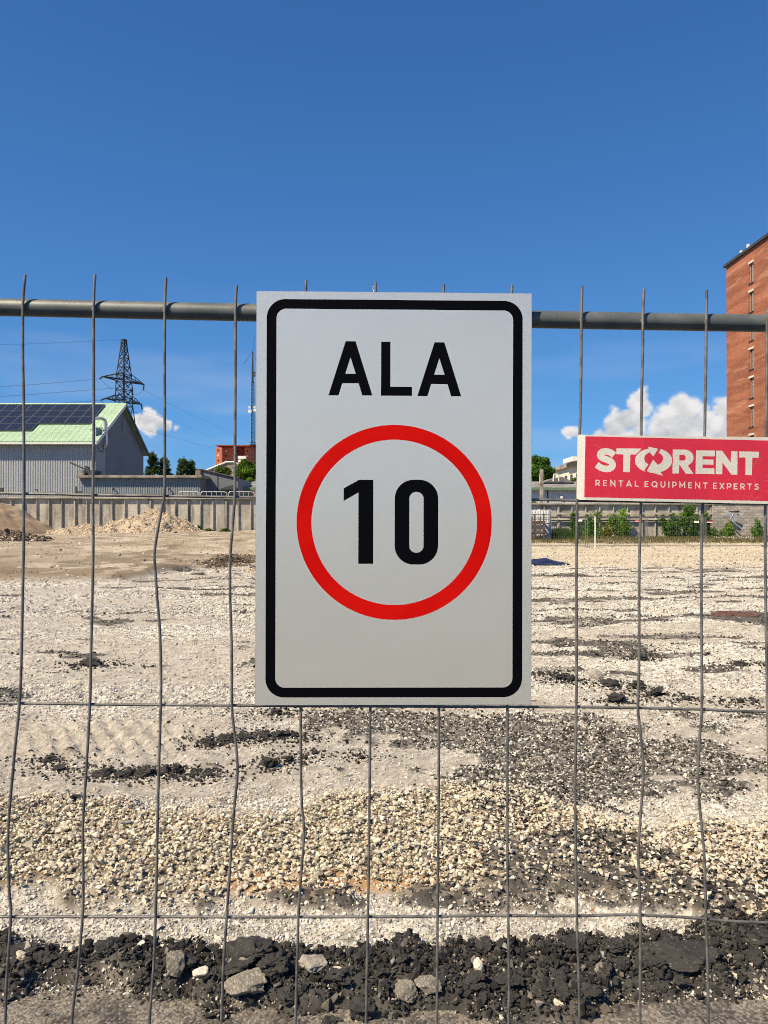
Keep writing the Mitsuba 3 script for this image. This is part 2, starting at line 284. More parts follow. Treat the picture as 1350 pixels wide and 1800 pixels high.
white = [layer(46000, 2.7, 4.7, (0.005, 0.015), lambda Z, x, y: notdark(Z) * (1 - 0.6 * Z.coarse), white_color, r),
         layer(20000, 4.4, 7.5, (0.007, 0.017), lambda Z, x, y: notdark(Z) * (1 - 0.85 * Z.coarse) * (1 - 0.7 * Z.fine) * (1 - 0.5 * Z.rut), white_color, r),
         layer(26000, 2.9, 9.0, (0.009, 0.024), lambda Z, x, y: notdark(Z) * (1 - 0.8 * Z.coarse) * (1 - 0.88 * Z.fine) * (1 - 0.8 * Z.rut) * (0.35 + 0.65 * np_ss(0.4, 0.6, np_fbm(x * 1.7, y * 1.7, 3.0))), white_color, r),
         layer(29000, 6.5, 15.0, (0.012, 0.032), lambda Z, x, y: notdark(Z) * (1 - 0.8 * Z.fine), white_color, r),
         layer(26000, 13.0, 30.0, (0.02, 0.06), lambda Z, x, y: notdark(Z) * (1 - 0.8 * Z.fine), white_color, r)]
gravel('white_gravel', 'pale crushed limestone gravel strewn over the cleared site', white)
def tan_color(Z, x, y, n, r, keep):
    c = tint(TAN, n, r, 0.2, 0.035); u = r.uniform(size=n); c[u < 0.35] = tint((0.56, 0.53, 0.43), (u < 0.35).sum(), r); c[(u > 0.35) & (u < 0.45)] = tint((0.44, 0.36, 0.25), ((u > 0.35) & (u < 0.45)).sum(), r); c[u > 0.93] = tint(GREY, (u > 0.93).sum(), r)
    m = r.uniform(size=n) < np_ss(0.3, 1.0, x) * 0.45; c[m] = tint((0.54, 0.48, 0.39), m.sum(), r); return c
gravel('coarse_stones', 'band of coarse cream and tan crushed stones across the foreground', [
    layer(27000, 3.1, 5.1, (0.008, 0.030), lambda Z, x, y: Z.coarse * (1 - 0.75 * Z.patch) * (1 - 0.9 * Z.ridge), tan_color, r, lift=0.03, sink=0.22, flat=0.72, shapes=COBBLES),
    layer(9000, 4.4, 8.0, (0.011, 0.028), lambda Z, x, y: 0.6 * Z.mixed, white_color, r),
    layer(2200, 3.0, 8.0, (0.012, 0.036), lambda Z, x, y: 0.10 * (1 - Z.coarse) + 0.4 * Z.mixed + 0.3 * np_ss(0.4, 1.2, x) * (y < 4), white_color, r)])
def tar_color(Z, x, y, n, r, keep):
    c = tint((0.031, 0.031, 0.031), n, r, 0.35); u = r.uniform(size=n); c[u > 0.90] = tint((0.12, 0.11, 0.095), (u > 0.90).sum(), r, 0.3); c[u > 0.975] = tint((0.36, 0.33, 0.28), (u > 0.975).sum(), r); return c
def dusty(Z, x, y, n, r, keep):
    c = tar_color(Z, x, y, n, r, keep); u = r.uniform(size=n); m = u < 0.38; c[m] = tint((0.095, 0.090, 0.082), m.sum(), r, 0.35); m = u > 0.93; c[m] = tint((0.40, 0.37, 0.32), m.sum(), r); return c
def grit_color(Z, x, y, n, r, keep):
    c = tint((0.16, 0.15, 0.13), n, r, 0.4); u = r.uniform(size=n); c[u > 0.8] = tint((0.42, 0.39, 0.34), (u > 0.8).sum(), r); c[u < 0.3] = tint((0.05, 0.048, 0.044), (u < 0.3).sum(), r, 0.3); return c
gravel('asphalt_crumbs', 'black broken asphalt crumbs forming the dark ridge in the foreground', [
    layer(30000, 2.45, 3.5, (0.004, 0.012), lambda Z, x, y: np.clip(Z.ridge * 1.3 + 0.15 * (y < 2.8), 0, 1), dusty, r, lift=0.010, flat=0.95), layer(22000, 2.42, 2.95, (0.0025, 0.009), lambda Z, x, y: 0.8 * (1 - Z.ridge), grit_color, r, lift=0.016, sink=0.1),
    layer(16000, 2.45, 3.6, (0.006, 0.034), lambda Z, x, y: np.clip(Z.ridge * 1.0 + 0.16 * (y < 2.9), 0, 1), tar_color, r, lift=0.012, flat=0.95),
    layer(9000, 3.0, 7.5, (0.006, 0.022), lambda Z, x, y: np.clip(0.9 * Z.patch + 0.55 * Z.mixed * np_ss(0.45, 0.6, np_fbm(x * 2.5, y * 2.5, 8.0)), 0, 1), tar_color, r),
    layer(20000, 6.0, 24.0, (0.010, 0.042), lambda Z, x, y: np.clip(0.85 * Z.streak + Z.hole, 0, 1), tar_color, r),
    layer(26000, 5.0, 22.0, (0.007, 0.022), lambda Z, x, y: 0.9 * (1 - Z.sand) * (1 - Z.tan) * (1 - 0.7 * Z.fine) * np_ss(0.40, 0.62, np_fbm(x * 0.9, y * 1.5, 61.0, 4)), tar_color, r),
    layer(7000, 4.4, 8.0, (0.008, 0.026), lambda Z, x, y: 0.9 * Z.mixed, tar_color, r),
    layer(9000, 3.1, 4.9, (0.006, 0.024), lambda Z, x, y: Z.coarse * np_ss(0.1, 0.9, x) * np_ss(0.45, 0.62, np_fbm(x * 2.6, y * 2.6, 71.0, 4)), tar_color, r, lift=0.045),
    layer(7000, 20.0, 54.0, (0.02, 0.08), lambda Z, x, y: 0.35 * Z.sand * np_ss(0.5, 0.65, np_fbm(x * 0.4, y * 0.6, 15.0, 4)), lambda Z, x, y, n, r, keep: tint((0.14, 0.115, 0.085), n, r, 0.4), r)])
gravel('tan_rubble', 'buff stones and clods on the far tan embankment', [layer(9000, 24.0, 54.0, (0.03, 0.12), lambda Z, x, y: 0.6 * Z.tan + 0.12 * Z.sand, lambda Z, x, y, n, r, keep: tint((0.40, 0.37, 0.30), n, r, 0.28), r)])

def lump(r, sub=3, rough=0.35, squash=(1, 0.8, 0.6), facets=7):
    """A broken piece: a ball cut by random planes, then roughened."""
    m = trimesh.creation.icosphere(subdivisions=sub); v = m.vertices.copy()
    for _ in range(facets):
        n = r.normal(size=3); n /= np.linalg.norm(n); d = r.uniform(0.45, 0.8); s = v @ n; v -= np.maximum(s - d, 0)[:, None] * n
    o = r.uniform(0, 50, 3); nn = v / np.linalg.norm(v, axis=1, keepdims=True)
    v = v * (1 + rough * 1.3 * (meshkit.fbm(v * 2.2 + o, 3) - 0.5))[:, None] + nn * (0.75 * rough * (meshkit.fbm(v * 6 + o, 4) - 0.5))[:, None]
    m.vertices = v * np.array(squash); return m
def aggregate(a, b, s): 
    def fn(p, n, uv):
        v1, v2, vr = mikit.voronoi(p.x * s + p.z * s * 0.7, p.y * s - p.z * s * 0.6)
        return mikit.mix(a, b, mikit.smoothstep(0.42, 0.25, v1) * mikit.smoothstep(0.3, 0.5, vr)) * (0.75 + 0.5 * mikit.fbm(p.x * 30, p.y * 30, p.z * 30, 3))
    return fn
plain('m_concrete_lump', aggregate((0.16, 0.152, 0.13), (0.29, 0.275, 0.235), 130), 0.9, 0.2)
plain('m_grey_slab', mottled((0.20, 0.19, 0.17), (0.32, 0.30, 0.27), 25), 0.9, 0.2)
plain('m_pale_rock', mottled((0.42, 0.38, 0.31), (0.58, 0.54, 0.47), 22), 0.9, 0.2)
plain('m_asphalt_lump', lambda p, n, uv: mikit.mix((0.018, 0.0185, 0.019), (0.05, 0.049, 0.047), mikit.fbm(p.x * 60, p.y * 60, p.z * 60, 3)) + mi.Color3f(0.10, 0.09, 0.08) * mikit.smoothstep(0.82, 0.9, mikit.noise(p.x * 170, p.y * 170, p.z * 170)), 0.8, 0.3)
SEEDS = []
def placed_lump(name, label, cat, bsdf, px, py, wpx, hpx, seed, group=None, squash=None, rough=0.3, facets=8, yaw=None, sub=3):
    """A lump whose middle is seen at px, py and that measures about wpx by hpx there."""
    rr = np.random.default_rng(seed); gx_, gy_ = on_ground(px, py + hpx * 0.3); s = gy_ / F
    sx, sz = wpx * s / 2, hpx * s / 2 * 0.85
    m = lump(rr, sub, rough, squash=(sx, 0.8 * (sx + sz) / 2 + 0.2 * sx, sz), facets=facets)
    m.apply_transform(trimesh.transformations.rotation_matrix(rr.uniform(-0.4, 0.4), [0, 0, 1]))
    e = m.extents; m.vertices -= (m.vertices.max(0) + m.vertices.min(0)) / 2
    m.vertices[:, 0] *= 2 * sx / e[0]; m.vertices[:, 2] *= 2 * sz / e[2]
    m.apply_translation((gx_, gy_, float(gz(gx_, gy_)) + sz * (0.72 if bsdf == 'm_asphalt_lump' else 0.5)))
    SEEDS.append((gx_, gy_, sx, bsdf)); k = thing(name, label, cat, group); scene[k] = mikit.ply(m, bsdf, smooth=28); used.add(k + '__'); return k
L = placed_lump
L('concrete_lump', 'mottled grey lump standing upright in the asphalt ridge, third wire from the left', 'concrete lump', 'm_concrete_lump', 310, 1731, 36, 56, 1, sub=4)
L('concrete_lump', 'largest broken concrete slab with pale aggregate, at the front foot of the ridge', 'concrete lump', 'm_concrete_lump', 432, 1757, 78, 50, 2, sub=4)
L('asphalt_slab', 'flat light grey slab lying tilted on the ridge crest below the sign', 'slab', 'm_grey_slab', 552, 1692, 58, 30, 3, facets=10, sub=4)
L('pale_rock', 'small pale rock right of the tilted grey slab on the ridge', 'rock', 'm_pale_rock', 592, 1708, 27, 21, 4)
L('concrete_lump', 'stone studded lump beside the black hollow on the ridge crest', 'concrete lump', 'm_concrete_lump', 422, 1692, 44, 38, 5, sub=4)
L('pale_rock', 'flat whitish fragment left of the ridge crest hollow', 'rock', 'm_pale_rock', 352, 1706, 30, 18, 6)
L('pale_rock', 'pale rock at the far left of the ridge by the first wire', 'rock', 'm_pale_rock', 35, 1712, 28, 20, 7)
L('white_chunk', 'tall white stone chunk upright in the asphalt ridge right of centre', 'rock', 'm_pale_rock', 842, 1698, 20, 40, 8)
L('concrete_lump', 'round mottled grey lump in the ridge below the zero of the sign', 'concrete lump', 'm_concrete_lump', 712, 1740, 46, 42, 9, sub=4)
L('concrete_lump', 'brownish lump low on the ridge just right of the round mottled one', 'concrete lump', 'm_concrete_lump', 752, 1764, 48, 36, 10, sub=4)
L('concrete_lump', 'upper of two grey lumps by the wire under the sign\'s right edge', 'concrete lump', 'm_grey_slab', 965, 1726, 32, 26, 11)
L('concrete_lump', 'lower flat one of two grey lumps under the sign\'s right edge', 'concrete lump', 'm_concrete_lump', 992, 1737, 32, 20, 12)
L('concrete_lump', 'grey lump right of the two lumps in the ridge\'s right half', 'concrete lump', 'm_concrete_lump', 1058, 1744, 34, 26, 13)
L('pale_rock', 'cream rock lying on the grey pavement at the very bottom right of centre', 'rock', 'm_pale_rock', 982, 1788, 24, 18, 14)
L('pale_rock', 'small white stone on the ridge\'s right end', 'rock', 'm_pale_rock', 1291, 1713, 15, 15, 15)
L('pale_rock', 'small white stone in the ridge, left of the tall white chunk', 'rock', 'm_pale_rock', 801, 1722, 9, 11, 16)
L('grey_rock', 'angular grey rock sitting on pale gravel right of the sign\'s lower corner', 'rock', 'm_grey_slab', 1047, 1184, 27, 26, 17, facets=5)
L('asphalt_slab', 'long dark asphalt slab with a crack lying across the ridge\'s right part', 'slab', 'm_asphalt_lump', 1186, 1722, 124, 34, 18, facets=10, sub=4)
for i, (px, py, w, h) in enumerate([(160, 1165, 44, 20), (1080, 1228, 40, 22), (1073, 1201, 32, 20), (1120, 1204, 26, 22), (1153, 1216, 28, 22), (1208, 1227, 18, 12), (1302, 1236, 14, 11), (985, 1192, 22, 14), (1008, 1194, 18, 16), (1127, 1156, 26, 12), (1302, 1166, 26, 12), (950, 1183, 12, 8)]):
    lb, g_ = {160: 'black asphalt clod on the pale gravel behind the second wire', 1127: 'flat asphalt clod on the gravel behind the tenth wire', 1302: 'asphalt clod on the gravel near the right edge', 1208: 'single square asphalt clod between tenth and eleventh wires', 1080: 'large asphalt clod nearest the long wire right of the sign'}.get(px, ('black asphalt clod in the cluster round the grey rock right of the sign', 0)), None
    if isinstance(lb, tuple): lb, g_ = lb[0], 'asphalt clods round the grey rock'
    if px == 1302: lb = 'farther asphalt clod near the right edge on pale gravel' if py < 1200 else 'nearer small asphalt clod near the right edge on pale gravel'
    L('asphalt_clod', lb, 'asphalt clod', 'm_asphalt_lump', px, py, w, h, 40 + i, group=g_, rough=0.9)
for i, (px, py, w, h) in enumerate([(182, 1356, 44, 15), (222, 1359, 36, 18), (250, 1355, 40, 22), (290, 1352, 26, 18), (312, 1351, 24, 22), (340, 1358, 17, 13), (365, 1362, 16, 10), (472, 1340, 34, 25), (505, 1334, 22, 16), (88, 1333, 34, 14), (104, 1349, 26, 12), (368, 1304, 30, 18), (396, 1297, 34, 16), (432, 1293, 30, 14), (462, 1290, 30, 14), (492, 1290, 36, 15), (521, 1291, 20, 12), (127, 1400, 18, 12), (637, 1331, 10, 8), (553, 1322, 14, 9), (486, 1252, 22, 14)]):
    if py < 1312 and 360 < px < 530: lb, g_ = 'black asphalt lump in the upper broken line left of the sign\'s lower corner', 'asphalt lumps in the upper line'
    elif 1345 < py < 1365 and px > 170: lb, g_ = 'black asphalt lump in the lower broken line between second and fourth wires', 'asphalt lumps in the lower line'
    else: lb, g_ = {472: 'larger of two black lumps right of the fourth wire', 505: 'smaller of two black lumps right of the fourth wire', 88: 'upper of two black lumps between the first and second wires', 104: 'lower of two black lumps between the first and second wires', 127: 'small black lump at the edge of the coarse stones by the second wire', 637: 'tiny black lump left of the sixth wire on fine ground', 553: 'tiny black lump right of the fifth wire on fine ground', 486: 'black lump right under the sign\'s lower left corner'}[px], None
    L('tar_lump', lb, 'asphalt lump', 'm_asphalt_lump', px, py, w, h, 70 + i, group=g_, rough=0.9)
r = np.random.default_rng(77)
ORD = ['first', 'second', 'third', 'fourth', 'fifth', 'sixth', 'seventh', 'eighth', 'ninth', 'tenth', 'eleventh']
def chunk(px, py, w, h, seed, sub):
    k = sum(px > q for q in (10, 128, 266, 391, 520, 645, 768, 894, 1018, 1125, 1244))
    wh = 'left of the first wire' if k == 0 else 'right of the eleventh wire' if k == 11 else f'between the {ORD[k - 1]} and {ORD[k]} wires from the left'
    L('asphalt_chunk', f'black asphalt chunk in the ridge {wh}', 'asphalt chunk', 'm_asphalt_lump', px, py, w, h, seed, group=f'asphalt chunks in the ridge {wh}', rough=0.8, sub=sub)
cand = []
while len(cand) < 95:
    px, py = r.uniform(0, 1350), r.uniform(1640, 1780); x, y = on_ground(px, py)
    if float(zones(np.array(x), np.array(y), NP).ridge) > 0.6: cand.append((px, py))
for i, (px, py) in enumerate(cand):
    s = r.choice([14, 18, 22, 28, 36, 48], p=[.2, .25, .22, .18, .1, .05])
    chunk(px, py, s * 1.15, s * 0.8, 200 + i, 3)
for i, (px, py, w, h) in enumerate([(438, 1680, 95, 55), (480, 1698, 60, 40), (1020, 1660, 60, 34), (850, 1665, 30, 34), (960, 1760, 60, 44), (985, 1775, 50, 30), (40, 1672, 60, 26), (190, 1680, 50, 34), (75, 1706, 55, 30), (640, 1680, 40, 30), (820, 1770, 44, 26)]):
    chunk(px, py, w, h, 400 + i, 4)

# crumbs that broke off the lumps
ps, rd, cl = [], [], []
for x, y, sx, bs in SEEDS:
    if y < 3.3 or bs != 'm_asphalt_lump': continue
    n = int(70 + 1000 * sx); px = x + r.normal(0, 1.0 * sx + 0.09, n); py = y + r.normal(0, 0.6 * sx + 0.05, n); q = r.uniform(0.006, 0.020, n) * (y / 6) ** 0.6
    ps.append(np.column_stack([px, py, gz(px, py) + 0.3 * q])); rd.append(q); cl.append(tar_color(None, px, py, n, r, None))
gravel('tar_crumbs', 'black crumbs scattered round the asphalt lumps', [scatter(np.vstack(ps), np.concatenate(rd), np.vstack(cl), r)])

# ------------------------------------------------------------------ pavement the photographer stands on
xs = np.linspace(-30, 30, 1200); edge = 2.74 + 0.16 * (np_fbm(xs * 2.2, 0.0, 1.0, 4) - 0.5) + 0.13 * np_ss(-0.6, -1.1, xs)
pz = 0.012
pv, pf = [], []
rows = [-40, -5, 0, 1.5, 2.3, 1.0]
for k, yy in enumerate(rows[:-1] + [None]): pv.append(np.column_stack([xs, edge if yy is None else np.full(len(xs), yy), np.full(len(xs), pz if yy is not None else 0.0)]))
pv = np.vstack(pv); m = len(xs); i = np.arange(m - 1)
for k in range(5): pf.append(np.stack([k * m + i, k * m + i + 1, (k + 1) * m + i + 1, (k + 1) * m + i], 1))
def pavement_color(p, n, uv):
    v1, v2, vr = mikit.voronoi(p.x * 110, p.y * 110); g = mikit.fbm(p.x * 6, p.y * 6, 1.0, 4)
    dust = mikit.smoothstep(0.25, 0.75, mikit.fbm(p.x * 11, p.y * 13, 6.0, 4)) * mikit.smoothstep(2.0, 2.6, p.y)
    c = mikit.mix((0.045, 0.044, 0.042), (0.19, 0.18, 0.165), vr * vr * mikit.smoothstep(1.6, 2.5, p.y)) * (0.7 + 0.6 * g)
    return mikit.mix(c, mi.Color3f(0.235, 0.215, 0.185) * (0.5 + 0.8 * vr), dust * 0.7)
scene['m_pavement'] = {'type': 'twosided', 'b': {'type': 'bumpmap', 'arbitrary': mikit.proc(lambda p, n, uv: (1 - mikit.voronoi(p.x * 110, p.y * 110)[0]) * 0.004 + mikit.fbm(p.x * 20, p.y * 20, 3.0, 3) * 0.006, 0.002), 'scale': 1.0,
                       'bsdf': {'type': 'principled', 'base_color': mikit.proc(pavement_color), 'roughness': 0.92, 'specular': 0.25}}}
obj('pavement', (pv, np.vstack(pf)), 'm_pavement', smooth=True, uv=pv[:, :2], kind='structure')

# ------------------------------------------------------------------ the mesh fence panel in front
D0, SK = 1.122, 0.020                        # the fence stands at y = D0 + SK x
def fence_pt(px, py, off=0.0):
    q = ray(px, py); t = (D0 + off) / (q[1] - SK * q[0]); return np.array([0, 0, CAM]) + q * t
def galv(a, b, s): return lambda p, n, uv: mikit.mix(a, b, mikit.smoothstep(0.3, 0.7, mikit.fbm(p.x * s, p.y * s, p.z * s, 4)))
plain('m_tube', galv((0.10, 0.116, 0.118), (0.145, 0.163, 0.165), 30), 0.5, 0.5, 0.3)
plain('m_wire', galv((0.10, 0.10, 0.098), (0.19, 0.19, 0.185), 60), 0.5, 0.5, 0.3)
fence = thing('mesh_fence', 'grey welded wire mesh fence panel with round top rail in the foreground', 'fence')
def tube_y(px): return np.interp(px, [-900, 0, 415, 935, 1340, 2000], [521, 540, 549, 561.5, 568.5, 580])
obj('top_rail', tube([fence_pt(px, tube_y(px), 0.016) for px in np.linspace(-900, 1990, 30)], 0.0128, 28), 'm_tube', fence, smooth=60)
WIRES = [
 [(44.3, 483), (40.5, 532), (40, 620), (41.6, 700), (42, 800), (41.6, 920), (41.8, 955), (40, 1040), (37.5, 1165), (34, 1240), (25, 1330), (15.5, 1440), (14, 1500), (16.5, 1570), (19, 1611), (12, 1720), (9, 1800), (2, 1985), (0, 2080)],
 [(167, 483), (164.8, 530), (164.6, 620), (164.7, 760), (163.5, 870), (164, 960), (162.5, 1040), (160, 1150), (158, 1240), (150, 1380), (145.7, 1450), (146.5, 1560), (145, 1611), (137.5, 1700), (126, 1800), (115, 1985), (110, 2080)],
 [(292, 488), (290, 532), (289.3, 620), (289.6, 760), (289, 866), (286, 885), (277.7, 930), (271.6, 972), (272.7, 1000), (277, 1060), (281, 1110), (283, 1180), (282.5, 1240), (278, 1400), (274, 1590), (270, 1700), (262.5, 1800), (255, 1985), (250, 2080)],
 [(416.2, 502), (414.2, 535), (414, 620), (413.4, 760), (412.8, 866), (409, 925), (405, 975), (404.2, 1040), (407, 1130), (407.7, 1240), (410.5, 1275), (415, 1312), (417.3, 1362), (410, 1440), (402, 1560), (398.5, 1611), (392.5, 1700), (389, 1800), (380, 1985), (376, 2080)],
 [(538, 493), (537, 545), (535, 760), (532, 1000), (528.5, 1243), (530, 1400), (534.3, 1460), (530, 1530), (525, 1600), (522, 1700), (519, 1800), (512, 1985), (510, 2080)],
 [(660, 496), (660, 545), (657, 760), (654, 1000), (651, 1243), (648.5, 1500), (646.5, 1620), (643.5, 1800), (640, 1985), (638, 2080)],
 [(780, 499), (779, 545), (777, 760), (774, 1000), (771.7, 1243), (771, 1400), (769, 1620), (768, 1800), (767, 1985), (767, 2080)],
 [(900, 501), (899, 548), (897, 760), (894, 1000), (892, 1243), (892, 1500), (893.5, 1620), (895, 1740), (894, 1800), (896, 1985), (896, 2080)],
 [(1023, 503), (1022, 560), (1021.5, 650), (1019, 765), (1014.5, 880), (1013.3, 1000), (1013.5, 1120), (1013.2, 1243), (1011, 1400), (1014, 1611), (1017, 1700), (1019, 1800), (1022, 1985), (1023, 2080)],
 [(1132, 508), (1130.2, 550), (1129.7, 620), (1127.5, 720), (1126.8, 880), (1124.5, 955), (1123.5, 1030), (1123.5, 1150), (1121.5, 1240), (1123.5, 1268), (1128, 1308), (1131, 1355), (1125.5, 1440), (1122, 1500), (1124.5, 1570), (1126, 1640), (1125, 1800), (1126, 1985), (1127, 2080)],
 [(1242, 510), (1241.7, 560), (1240.7, 640), (1238.7, 760), (1235.2, 885), (1233, 960), (1233, 1100), (1233.7, 1243), (1230, 1292), (1226.8, 1365), (1231, 1430), (1238, 1505), (1241, 1611), (1244, 1700), (1245, 1800), (1248, 1985), (1250, 2080)],
 [(1350, 546), (1348.5, 556), (1348, 640), (1346.5, 800), (1345, 920), (1345.8, 1050), (1347, 1120), (1349, 1245), (1352, 1400), (1355, 1611), (1358, 1800), (1362, 1985), (1364, 2080)]]
for k in range(1, 9): WIRES.append([(44 - 121 * k, 482 - k), (40 - 121 * k, 700), (33 - 121 * k, 1240), (16 - 121 * k, 1611), (0 - 122 * k, 2080)])
for k in range(1, 5): WIRES.append([(1350 + 112 * k, 512 + k), (1348 + 112 * k, 700), (1349 + 112 * k, 1240), (1355 + 112 * k, 1611), (1364 + 112 * k, 2080)])
for w in WIRES: w.append((w[-1][0] - 0.012 * (675 - w[-1][0]), 2790))
for w in WIRES: obj('vertical_wire', tube([fence_pt(px, py) for px, py in spline(w, 6)], 0.00205, 10), 'm_wire', fence, smooth=60)
HW = [[(-920, 856), (0, 867), (140, 870), (290, 872), (415, 874), (660, 876), (935, 878.5), (1015, 880), (1180, 882.5), (1350, 885), (1980, 892)],
      [(-920, 1232), (0, 1236), (160, 1238), (410, 1240), (660, 1241.5), (900, 1242.5), (1012, 1243), (1122, 1244.5), (1234, 1247), (1350, 1251), (1980, 1262)],
      [(-920, 1611), (0, 1611.5), (150, 1611.5), (280, 1611.5), (400, 1612), (525, 1612), (650, 1611.5), (770, 1610.5), (892, 1609.5), (1012, 1610), (1090, 1608), (1125, 1608.5), (1180, 1611), (1241, 1615), (1350, 1622), (1980, 1640)],
      [(-920, 1985), (0, 1985), (675, 1984), (1350, 1992), (1980, 2000)], [(-920, 2358), (675, 2358), (1980, 2375)]]
for w in HW: obj('horizontal_wire', tube([fence_pt(px, py, 0.0040) for px, py in spline(w, 5)], 0.00205, 10), 'm_wire', fence, smooth=60)
welds = []
for w in WIRES:
    ws = spline(w, 12)
    for h in HW:
        hs = spline(h, 8); px = np.interp(np.interp(ws[0, 0], hs[:, 0], hs[:, 1]), ws[:, 1], ws[:, 0]); py = np.interp(px, hs[:, 0], hs[:, 1])
        b = trimesh.creation.icosphere(subdivisions=1, radius=0.0029); b.apply_scale((1.25, 0.8, 0.8)); b.apply_translation(fence_pt(px, py, 0.0022)); welds.append(b)
    px = np.interp(tube_y(ws[0, 0]), ws[:, 1], ws[:, 0]); b = trimesh.creation.icosphere(subdivisions=1, radius=0.0034); b.apply_scale((1.0, 0.8, 1.3)); b.apply_translation(fence_pt(px, tube_y(px), 0.0025)); welds.append(b)
obj('weld', welds, 'm_wire', fence, smooth=True, kind='stuff', label='small weld beads where the wires cross')
for px in (-915, 1990):
    a, b = fence_pt(px, tube_y(px), 0.016), fence_pt(px, 2080, 0.016); b[0] = a[0]; b[2] = 0.06
    obj('side_post', bar(b, a + [0, 0, 0.012], 0.0165, 20), 'm_tube', fence, smooth=60)
    f0 = box(-0.11, 0.11, -0.34, 0.34, 0.012, 0.13); f0.apply_translation((a[0], a[1], 0)); obj('foot_block', f0, 'm_grey_slab', fence)
a, b = fence_pt(-915, 2080, 0.016), fence_pt(1990, 2080, 0.016); a[2] = b[2] = 0.15
obj('bottom_rail', bar(a, b, 0.0128, 20), 'm_tube', fence, smooth=60)

# ------------------------------------------------------------------ the speed sign (0.4 x 0.6 m)
SO, SR, SU = None, None, None
_tl, _tr, _bl, _br = (fence_pt(451, 511.5, -0.008), fence_pt(935, 516.3, -0.008), fence_pt(450.4, 1240, -0.008), fence_pt(932.6, 1238.5, -0.008))
SR = (_tr - _tl + _br - _bl); SR /= np.linalg.norm(SR); SU = (_tl - _bl); SU -= SU @ SR * SR; SU /= np.linalg.norm(SU); SN = np.cross(SU, SR); SN = -SN if SN[1] > 0 else SN
_w, _h = np.linalg.norm(_tr - _tl) * 1000, np.linalg.norm(_tl - _bl) * 1000
def sign_map(off):
    return lambda v: _tl + (v[:, :1] * _w / 400 * SR - v[:, 1:2] * _h / 600 * SU + (v[:, 2:3] + off) * SN) / 1000
def rrect(x0, y0, x1, y1, r): return sg.box(x0 + r, y0 + r, x1 - r, y1 - r).buffer(r, quad_segs=14) if r else sg.box(x0, y0, x1, y1)
def on_sign(poly, h, off):
    m = extrude(poly, h); m.vertices = sign_map(off)(m.vertices); m.fix_normals(); return m
def sheeting(p, n, uv):
    g2 = mikit.fbm(p.x * 14, p.y * 14, p.z * 14, 4)
    return mi.Color3f(0.66, 0.69, 0.67) * (0.97 + 0.06 * g2)
plain('m_sheeting', sheeting, 0.30, 0.5, 0.5)
plain('m_black_vinyl', (0.0025, 0.003, 0.005), 0.5, 0.03)
plain('m_red_vinyl', mottled((0.50, 0.004, 0.003), (0.56, 0.006, 0.004), 20), 0.5, 0.05)
plain('m_alu', galv((0.5, 0.5, 0.5), (0.62, 0.62, 0.62), 40), 0.4, 0.5, 0.8)
sign = thing('speed_sign', 'white black-bordered sign reading ALA with 10 in a red ring, on the mesh fence', 'sign')
obj('plate', on_sign(rrect(0, 0, 400, 600, 1.2), 2.0, -2.0), 'm_alu', sign)
obj('sheeting', on_sign(rrect(0.5, 0.5, 399.5, 599.5, 1.2), 0.3, 0.2), 'm_sheeting', sign)
obj('border', on_sign(rrect(15, 11.5, 386.5, 588.5, 27).difference(rrect(29, 25.5, 372.5, 574.5, 14)), 0.15, 0.5), 'm_black_vinyl', sign)
c0 = sg.Point(200.5, 334.8)
obj('red_ring', on_sign(c0.buffer(141.5, quad_segs=48).difference(c0.buffer(120, quad_segs=48)), 0.15, 0.5), 'm_red_vinyl', sign)
def letter_A(x0, x1, y0, y1, apex, bar_y0, bar_y1, st):
    xm = (x0 + x1) / 2; o = sg.Polygon([(x0, y1), (xm - apex / 2, y0), (xm + apex / 2, y0), (x1, y1)])
    def edge(y): return (xm - apex / 2) + (x0 - xm + apex / 2) * (y - y0) / (y1 - y0)       # left outer edge at y
    w = st; yi = y0 + (y1 - y0) * 0.245
    def inner(y): return edge(y) + w
    yi = y0; 
    ya = next(y for y in np.arange(y0, y1, 0.2) if inner(y) < xm)
    tri = sg.Polygon([(xm, ya - 0.0), (inner(bar_y0), bar_y0), (2 * xm - inner(bar_y0), bar_y0)])
    leg = sg.Polygon([(inner(bar_y1), bar_y1), (2 * xm - inner(bar_y1), bar_y1), (2 * xm - inner(y1), y1 + 1), (inner(y1), y1 + 1)])
    return o.difference(tri).difference(leg)
obj('letter', on_sign(letter_A(104.4, 168, 72, 150.7, 14.2, 119.5, 133, 14.4), 0.15, 0.5), 'm_black_vinyl', sign)
obj('letter', on_sign(sg.Polygon([(180.5, 72.6), (193.9, 72.6), (193.9, 138), (225.4, 138), (225.4, 151), (180.5, 151)]), 0.15, 0.5), 'm_black_vinyl', sign)
obj('letter', on_sign(letter_A(233.3, 297, 72.6, 151, 14.2, 120, 133.4, 14.4), 0.15, 0.5), 'm_black_vinyl', sign)
obj('digit', on_sign(sg.Polygon([(169.7, 273.4), (149, 273.4), (127, 285.6), (127, 304), (148.2, 291.8), (148.2, 395.2), (169.7, 395.2)]), 0.15, 0.5), 'm_black_vinyl', sign)
obj('digit', on_sign(rrect(201, 273, 263.8, 396, 27).difference(rrect(222, 290.5, 242.8, 379, 10.3)), 0.15, 0.5), 'm_black_vinyl', sign)
plain('m_white_plastic', (0.72, 0.72, 0.70), 0.45, 0.4)
tie = [sign_map(-3)(np.array([[x, y, z]]))[0] for x, y, z in ((172, 12, -4), (171, 2, -3), (169, -5, 0), (168.5, -8, 2))]
obj('tie_tail', tube(tie, 0.0011, 6), 'm_white_plastic', sign)

